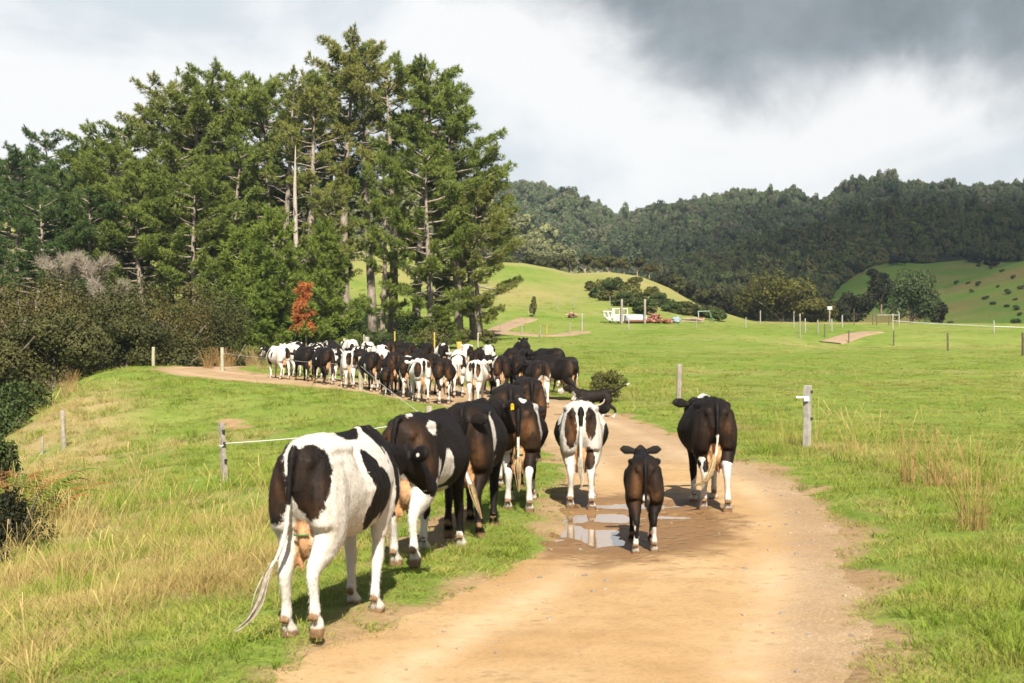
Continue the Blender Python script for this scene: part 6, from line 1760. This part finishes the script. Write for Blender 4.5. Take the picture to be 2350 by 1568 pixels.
# 6 right
cow('black cow with white hind legs and flicking blond tail, alone right of the calf', px_xy(1627, 17.6), 17.6, R(-1), Pose(lh=(.10, 0), rh=(-.08, 0), lf=(-.12, 0), rf=(.12, 0), head=(-0.22, -.02, .42),
    tail=[(0, -.80, 1.375), (0, -.86, 1.31), (0, -.885, 1.15), (0, -.885, .95), (-.01, -.885, .80), (-.03, -.89, .68)]), .95,
    paintkw=dict(base='b', seed=27, nz=.25, brown=.42, dirt=.3, tailwhite=1.0, patches=[(W, (.28, .1, .62), (.25, .35, .24)), (W, (.27, -.25, 1.12), (.05, .08, .17)), (W, (-.24, -.42, .76), (.07, .12, .24)), (W, (-.15, -.1, 1.41), (.09, .16, .07)), (W, (0, .55, 1.46), (.12, .25, .09))],
        legs=dict(lh=.46, rh=.56, lf=.3, rf=.35)), switch=[(-.05, -.90, .60), (-.09, -.91, .50), (-.15, -.92, .42), (-.24, -.93, .37), (-.30, -.94, .36)], swmat=M_BLOND, fat=1.1, swn=110, **NEAR)
# calf
cow('small dark brown calf with white hind socks standing in the wet patch of the track', px_xy(1476, 14.05), 14.05, R(-3), Pose(lh=(-.10, 0), rh=(.10, 0), lf=(.10, 0), rf=(-.05, .04), head=(0.0, .07, .30),
    tail=[(0, -.80, 1.36), (0, -.86, 1.28), (0, -.885, 1.12), (0, -.885, .97), (.01, -.88, .82)]), .655, name='calf', cat='calf', calf=True, udder=0,
    paintkw=dict(base='b', seed=33, nz=.2, brown=.6, dirt=.15, patches=[(W, (.02, -.55, .80), (.06, .2, .10))], legs=dict(lh=.40, rh=.38)), switch=[(.01, -.88, .76), (.02, -.88, .70), (.03, -.88, .64)], swmat=M_BHAIR, swn=40, voxel=.02, group=None)
# A, B behind
cow('dark brown cow seen only by its rump behind the centre cow', px_xy(1165, 20.3), 20.3, R(3), Pose(lh=(.1, 0), rh=(-.1, 0), lf=(.1, 0), rf=(-.1, 0), head=(.5, -.25, .45)), 1.0,
    paintkw=dict(base='b', seed=37, brown=.75, dirt=.4, patches=[(W, (.62, 1.3, 1.05), (.10, .2, .10))], legs=dict(lh=.3, lf=.3)), swmat=M_BHAIR, voxel=.022, group=G_NEAR)
cow('black cow with brown rump and a yellow tag, furthest of the trailing group', px_xy(1207, 24.5), 24.5, R(6), Pose(lh=(-.1, 0), rh=(.1, 0), lf=(.1, 0), rf=(-.1, 0), head=(.35, -.12, .5)), 1.0,
    paintkw=dict(base='b', seed=41, brown=.8, dirt=.4, patches=[]), swmat=M_BHAIR, voxel=.022, tags=[(1, M_TAGY, False)], group=G_NEAR)

# ---------------------------------------------------------------- the herd
HP = [Pose(lh=(.12, 0), rh=(-.10, 0), lf=(-.1, 0), rf=(.12, 0), head=(-.2, -.02, .5)), Pose(lh=(-.12, .05), rh=(.12, 0), lf=(.14, 0), rf=(-.1, 0), head=(.1, -.18, .5)),
      Pose(lh=(.05, 0), rh=(-.05, 0), lf=(.06, 0), rf=(-.08, 0), head=(.4, .05, .5)), Pose(lh=(-.14, 0), rh=(.10, 0), lf=(-.05, 0), rf=(.10, .04), head=(-.5, -.05, .5)), Pose(lh=(0.02, 0), rh=(0.08, 0), lf=(0.1, 0), rf=(0, 0), head=(2.6, .22, .30))]
G_HERD = 'herd crowding the bend of the track'
# X, foot Y, yaw deg, pose, base, patches/thr, brown, label
P_RW = [(W, (0, -.3, 1.45), (.2, .5, .15)), (B, (-.14, -.78, 1.08), (.09, .25, .25)), (B, (.14, -.78, 1.12), (.08, .25, .22))]
HERD = [
 (655, 872, 32, 0, 'w', [(B, (.08, -.78, 1.12), (.14, .2, .25)), (B, (-.3, .45, 1.0), (.3, .16, .4)), (B, (0, 1.0, 1.15), (.4, .35, .4)), (B, (-.28, .0, 1.05), (.1, .08, .15)), (W, (-.1, 1.45, 1.1), (.12, .3, .3))], .5, dict(lh=.5, rh=.5, lf=.3, rf=.3), 'white and black cow leading at the left end of the herd, white face visible'),
 (712, 877, 26, 1, 'b', [], .15, {}, 'all-black cow, second from the left end of the front row'),
 (755, 884, 24, 2, 'b', [(W, (.0, -.4, .58), (.2, .3, .1)), (W, (-.34, -.1, 1.0), (.05, .04, .06))], .35, dict(rh=.4, rf=.3), 'black cow with one pale hind leg, third in the front row'),
 (803, 893, 14, 0, 'w', [(B, (-.33, .15, 1.05), (.2, .35, .26)), (B, (-.06, -.80, 1.12), (.10, .2, .25)), (B, (.18, -.72, 1.1), (.09, .25, .3)), (B, (0, 1.0, 1.15), (.4, .4, .4))], .6, dict(), 'white-legged cow with a black side patch, left of the pale fence post'),
 (860, 899, 20, 3, 'b', [(W, (-.24, -.35, .80), (.12, .16, .22)), (W, (.1, -.5, 1.44), (.1, .2, .08))], .35, dict(lh=.4, rh=.55, lf=.25), 'black cow with a white flank patch just right of the pale fence post'),
 (908, 907, 12, 1, 'b', [(W, (0, -.2, .62), (.2, .5, .12))], .85, dict(lh=.45, rh=.5), 'cow with glossy brown thigh behind the small brown calf'),
 (936, 915, 8, 2, 'b', [(W, (.02, -.6, 1.44), (.14, .3, .07)), (W, (-.24, -.5, .72), (.08, .2, .3)), (W, (.24, -.5, .72), (.08, .2, .3))], .5, dict(lh=.6, rh=.6, lf=.3, rf=.3), 'black cow with white inner legs left of the ginger-patched cow'),
 (972, 926, 12, 0, 'w', [(B, (-.20, -.72, 1.10), (.13, .3, .25)), (B, (.16, -.75, 1.25), (.08, .2, .15)), (B, (-.3, .3, 1.1), (.2, .3, .3))], 1.0, dict(), 'white cow with ginger-brown rump patches and tail swished across its back'),
 (1019, 930, 2, 3, 'b', [(W, (0, -.60, .70), (.14, .3, .16))], .9, dict(lh=.62, rh=.62, lf=.4, rf=.4), 'tall brown-black cow with bright white legs left of the big white cow'),
 (1087, 936, -4, 2, 'w', [(B, (-.10, -.80, 1.22), (.06, .2, .14)), (B, (.14, -.78, 1.14), (.07, .2, .22)), (B, (-.30, -.45, 1.05), (.05, .09, .16))], .95, dict(), 'big almost white cow with small brown rump patches in the front row'),
 (1152, 920, 4, 1, 'b', [(W, (-.2, -.30, 1.25), (.16, .3, .25)), (W, (-.22, -.5, .75), (.12, .2, .25))], .8, dict(lh=.6, rh=.6, lf=.3), 'brown cow with a white left side just right of the big white cow'),
 (1246, 938, 10, 0, 'b', [(W, (.03, -.68, .72), (.22, .3, .26)), (W, (-.18, -.62, .95), (.04, .12, .16)), (W, (.20, -.70, .98), (.05, .12, .14)), (W, (.05, -.1, 1.41), (.1, .12, .06))], .6, dict(lh=.5, rh=.5), 'large black cow with white buttocks and udder left of the dog'),
 (1318, 922, 48, 3, 'b', [(W, (-.30, .05, .62), (.2, .2, .12))], .45, dict(lf=.25, rf=.3, lh=.35), 'black cow turned left at the right end of the herd, behind the dog'),
]
BACK = [(690, 858, 28, 'n', .05, .4, 'white-backed cow behind the all-black cow at the left of the herd'), (735, 862, 25, 'n', -.1, .3, 'black and white cow in the second row, third from the left end'), (775, 866, 20, 'b', 0, .5, 'black cow in the second row left of the side-patched white-legged cow'),
 (832, 872, 18, 'n', -.05, .4, 'pied cow behind the pale fence post'), (880, 874, 14, 'w', 0, .4, 'white-backed cow behind the cow with the white flank patch'), (925, 880, 12, 'b', 0, .7, 'dark cow in the second row above the black cow with white inner legs'),
 (965, 884, 10, 'b', 0, .4, 'black cow in the second row behind the ginger-patched cow'), (1050, 888, 4, 'n', .1, .8, 'white and ginger cow in the second row behind the tall brown-black cow'), (1100, 886, 4, 'b', 0, .3, 'black cow in the second row behind the big white cow'),
 (1180, 890, 8, 'b', 0, .3, 'black cow in the second row left of the large white-buttocked cow'), (1215, 886, 12, 'b', 0, .5, 'dark cow in the second row behind the large white-buttocked cow'), (1285, 892, 30, 'b', 0, .3, 'black cow in the second row at the right end of the herd'),
 (812, 851, 20, 'n', .1, .3, 'white-rumped cow in the third row near the left'), (850, 852, 18, 'n', .05, .3, 'pied cow in the third row above the pale fence post'), (895, 856, 16, 'b', 0, .7, 'brown-hipped cow in the third row'), (945, 858, 14, 'b', 0, .3, 'black cow in the third row with dark curly back'),
 (985, 860, 12, 'b', 0, .3, 'black cow in the third row right of the curly-backed one'), (1020, 864, 10, 'n', .0, .3, 'pied cow in the third row near the yellow tag'), (1075, 866, 8, 'w', 0, .5, 'white cow in the third row behind the big white cow'), (1125, 866, 8, 'n', .0, .5, 'pied cow in the third row left of the cow that looks back'),
 (765, 850, 22, 'n', -.1, .3, 'pied cow in the third row, furthest left of it'), (920, 846, 15, 'b', 0, .3, 'black cow at the far back of the herd in the middle')]
MIDROW = [(682, 866, 28, 'w', .3, 'white cow squeezed between the leading cow and the all-black cow'), (732, 871, 25, 'n', .3, 'pied cow between the all-black cow and the cow with one pale leg'), (779, 878, 20, 'n', .4, 'pied cow just left of the white-legged side-patched cow'),
 (832, 887, 16, 'b', .4, 'black cow directly behind the pale fence post'), (884, 892, 16, 'w', .5, 'white-sided cow behind the reddish-brown calf'), (953, 905, 10, 'b', .8, 'brown-thighed cow squeezed left of the ginger-patched cow'),
 (996, 912, 8, 'b', .4, 'black cow squeezed between the ginger-patched cow and the tall brown-black cow'), (1052, 914, 4, 'n', .6, 'pied cow between the tall brown-black cow and the big white cow'), (1122, 910, 4, 'b', .5, 'black cow squeezed right of the big white cow'),
 (1196, 914, 8, 'b', .3, 'black cow right of the brown cow with a white left side'), (1284, 908, 26, 'b', .3, 'black cow between the white-buttocked cow and the one behind the dog')]
def herd_cow(X, Y, yaw, pi, paintkw, label, voxel, scale=1.0, tags=(), fat=1.05):
    p = at_px(X, Y)
    cy, sy_ = math.cos(R(yaw)), math.sin(R(yaw))
    x = p.x - 0.70 * sy_ * scale * 1.0; y = p.y + 0.70 * cy * scale
    rr = random.Random(int(X * 7 + Y))
    cow(label, x, y, R(yaw), HP[pi], scale * rr.uniform(.92, .99), voxel, paintkw=paintkw, swmat=rr.choice([M_WHAIR, M_BLOND, M_BHAIR]), tags=tags, fat=fat, group=G_HERD, smooth=2, swn=30)
for i, (X, Y, yaw, pi, bs, pt, br, lg, lb) in enumerate(HERD):
    herd_cow(X, Y, yaw, pi, dict(base=bs, patches=pt, seed=60 + i, nz=.35, brown=br, dirt=.35, legs=lg, tailwhite=.9), lb, .027, 1.0, [(1, M_TAGY, False)] if i in (3, 9) else ())
for i, (X, Y, yaw, bs, th, br, lb) in enumerate(BACK):
    pt = [] if bs != 'w' else [(B, (-.25, .5, 1.1), (.3, .3, .3)), (B, (.1, -.75, 1.1), (.2, .2, .3))]
    herd_cow(X, Y, yaw, i % 4, dict(base=bs, patches=pt, thr=th, seed=90 + i * 3, brown=br, dirt=.35, freq=3.2, legs=dict(lh=.4, rf=.3) if i % 2 else {}), lb, .036, .98, [(-1 if i % 2 else 1, M_TAGY, False)] if i % 4 == 1 else ())
for i, (X, Y, yaw, bs, br, lb) in enumerate(MIDROW):
    pt = [] if bs != 'w' else [(B, (-.25, .5, 1.1), (.3, .3, .3)), (B, (.12, -.75, 1.1), (.13, .2, .25)), (B, (-.14, -.78, 1.05), (.08, .2, .2))]
    herd_cow(X, Y, yaw, (i + 2) % 4, dict(base=bs, patches=pt, thr=.02, seed=220 + i * 5, brown=br, dirt=.35, freq=3.2, legs=dict(lh=.45, rh=.4, lf=.3) if i % 2 else dict(rh=.3)), lb, .034, .98, [(1, M_TAGY, False)] if i == 6 else ())
herd_cow(1205, 868, 12, 4, dict(base='b', patches=[], seed=150, brown=.2, dirt=.3), 'black cow with its head raised looking back over the herd', .03, 1.04, [(1, M_TAGY, False), (-1, M_TAGY, False)])
p = at_px(884, 910)
cow('small reddish-brown calf in the front row behind the fence rope', p.x, p.y + .5, R(14), Pose(lh=(.1, 0), rh=(-.1, 0), lf=(.1, 0), rf=(-.1, 0), head=(.2, -.1, .3)), .66, .03, 'calf', 'calf', dict(base='b', seed=201, brown=1.0, dirt=.2, patches=[], legs=dict(rh=.3, lh=.3)), swmat=M_BHAIR, udder=0, calf=True, smooth=2, swn=20)

# ---------------------------------------------------------------- the dog
def dog():
    mb = MB()
    S = [(-.38, .56, .46, .05), (-.31, .625, .36, .10), (-.18, .62, .37, .10), (-.02, .595, .34, .11), (.14, .605, .27, .135), (.28, .635, .24, .135), (.38, .62, .33, .095)]
    mb.tube([(0, y, (a + b2) / 2) for y, a, b2, w in catmull(S, 3)], [(w, (a - b2) / 2) for y, a, b2, w in catmull(S, 3)], 14, hint=(1, 0, 0))
    mb.tube([(0, .30, .52), (0, .42, .585), (0, .52, .62)], [(.085, .10), (.07, .085), (.06, .07)], 12, hint=(1, 0, 0))
    mb.tube([(0, .47, .64), (0, .54, .645), (0, .62, .62), (0, .70, .592), (0, .755, .580), (0, .775, .578)], [(.045, .05), (.068, .068), (.055, .055), (.034, .036), (.030, .028), (.018, .018)], 12, hint=(1, 0, 0))
    mb.tube([(0, .60, .575), (0, .68, .548), (0, .735, .545)], [(.035, .022), (.026, .014), (.016, .010)], 10, hint=(1, 0, 0))
    for s in (-1, 1):
        mb.tube([(s * .05, .50, .69), (s * .085, .48, .70), (s * .105, .49, .64)], [(.022, .012), (.03, .012), (.012, .008)], 8)
        hy = -.10 if s < 0 else .10
        mb.tube(catmull([(s * .06, -.27, .50), (s * .08, -.28 + hy * .3, .38), (s * .085, -.24 + hy * .7, .30), (s * .08, -.36 + hy, .19), (s * .08, -.33 + hy * 1.2, .07), (s * .08, -.29 + hy * 1.2, .02)], 3), catmull([(.05, .10), (.055, .10), (.04, .055), (.024, .03), (.02, .022), (.026, .04)], 3).tolist(), 10, hint=(1, 0, 0))
        fy = .14 if s < 0 else -.06
        mb.tube(catmull([(s * .075, .27, .48), (s * .08, .25 + fy * .3, .34), (s * .08, .27 + fy * .6, .20), (s * .08, .27 + fy, .07), (s * .08, .30 + fy, .02)], 3), catmull([(.045, .08), (.045, .06), (.028, .032), (.02, .022), (.026, .038)], 3).tolist(), 10, hint=(1, 0, 0))
    mb.tube(catmull([(0, -.34, .56), (0, -.46, .60), (0, -.60, .665), (0, -.78, .76)], 4), list(np.linspace(.026, .010, 13)), 8, hint=(1, 0, 0))
    me = remesh(mb, .012, 2); me.name = 'body'
    P = vco(me); x, y, z = P.T
    n = fbm(x * 9, y * 9, z * 9, seed=5, oct=3)
    w = np.full(len(x), -.6)
    for c, r in (((0, .72, .57), (.08, .13, .075)), ((0, .42, .44), (.10, .10, .14)), ((0, -.33, .46), (.09, .05, .06)), ((0, -.76, .75), (.05, .07, .05))):
        d = np.sqrt(((x - c[0]) / r[0]) ** 2 + ((y - c[1]) / r[1]) ** 2 + ((z - c[2]) / r[2]) ** 2) + .3 * n
        w = np.maximum(w, (1 - d) * .2)
    w = np.maximum(w, (0.13 - z + .05 * n))
    nose = np.linalg.norm(P - np.array((0, .775, .585)), axis=1) < .03
    w = np.where(nose, -.5, w)
    add_attr(me, 'coat', w); add_attr(me, 'zone', np.stack([0 * x, 0 * x, 0 * x + .05, 0.25 * (1 - sstep(.05, .3, z))], 1), 'FLOAT_COLOR')
    me.materials.clear(); me.materials.append(M_COAT)
    p = at_d(1362, 36.5)
    t = thing('dog', 'black and white farm dog running left with raised tail behind the horned cow', 'dog', p - Vector((0, 0, .01)), R(84))
    t.scale = (1.2,) * 3
    fur(link('body', me, t), 5000, 0.035, 3)
dog()
# ================================================================ cloud that shades the right-hand hills
def shade_cloud(name, cx, cy, rx, ry, z, seed):
    """lumpy flat-based cumulus; cx,cy = centre of the ground it shades"""
    off = sun_to * (z / sun_to.z)
    bm = bmesh.new(); bmesh.ops.create_icosphere(bm, subdivisions=5, radius=1.0)
    V = np.array([v.co[:] for v in bm.verts])
    n = fbm(V[:, 0] * 2.2, V[:, 1] * 2.2, V[:, 2] * 2.2, seed=seed, oct=5)
    V2 = V * (1 + 0.42 * n)[:, None]
    V2[:, 2] = np.where(V2[:, 2] < 0, V2[:, 2] * 0.25, V2[:, 2])
    V2 = V2 * np.array([rx, ry, min(rx, ry) * 0.35])
    for v, c in zip(bm.verts, V2): v.co = c
    me = bpy.data.meshes.new(name); bm.to_mesh(me); bm.free()
    m, nt, b = new_mat('cloud_vapour', 1.0, 0.0); b.inputs['Base Color'].default_value = (0.85, 0.86, 0.88, 1)
    ob = node(nt, 'TexCoord').outputs['Object']
    nv = node(nt, 'VectorMath', {0: ob, 1: (1 / rx, 1 / ry, 0)}, operation='MULTIPLY').outputs[0]
    rad = node(nt, 'VectorMath', {0: nv}, operation='LENGTH').outputs['Value']
    rad = math_(nt, 'ADD', rad, math_(nt, 'MULTIPLY', math_(nt, 'SUBTRACT', noise_(nt, nv, 3.0, 5, 0.55), 0.5), 1.0))
    op = maprange(nt, rad, 0.40, 1.0, 0.64, 0.0, True)
    tb = node(nt, 'BsdfTransparent')
    mx = node(nt, 'MixShader', {0: op, 1: tb.outputs[0], 2: b.outputs[0]})
    nt.links.new(mx.outputs[0], nt.nodes['Material Output'].inputs[0])
    me.materials.append(m)
    o = link(name, me, loc=(cx + off.x, cy + off.y, z)); return tag(o, kind='structure')
shade_cloud('cloud', 250, 500, 300, 430, 620, 4)

# ================================================================ haze
m = bpy.data.materials.new('haze'); m.use_nodes = True; nt = m.node_tree
for n in list(nt.nodes): nt.nodes.remove(n)
vol = node(nt, 'VolumePrincipled', {'Color': (0.66, 0.82, 1.0, 1), 'Density': 0.00011, 'Anisotropy': 0.2})
node(nt, 'OutputMaterial', {'Volume': vol.outputs[0]})
tag(MB().box((0, 480, 55), (1500, 1080, 150)).build('haze', m), 'thin pale haze in the air over the valley', 'haze', None, 'stuff')

# ================================================================ reflectance calibration: bring every base colour to its real-world level
for mt in bpy.data.materials:
    if mt.name in ('haze', 'cloud_vapour'): continue
    kk = 0.62 if mt.name == 'cow_coat' else (0.78 if 'needles' in mt.name else (0.80 if 'forest_leaves' in mt.name else 0.52))
    nt = mt.node_tree
    for n in list(nt.nodes):
        s_ = n.inputs.get('Base Color') if n.type == 'BSDF_PRINCIPLED' else (n.inputs.get('Color') if n.type == 'BSDF_TRANSLUCENT' else None)
        if s_ is None: continue
        src = s_.links[0].from_socket if s_.links else tuple(s_.default_value)
        nt.links.new(mixc(nt, 1.0, src, (kk, kk, kk, 1), 'MULTIPLY'), s_)
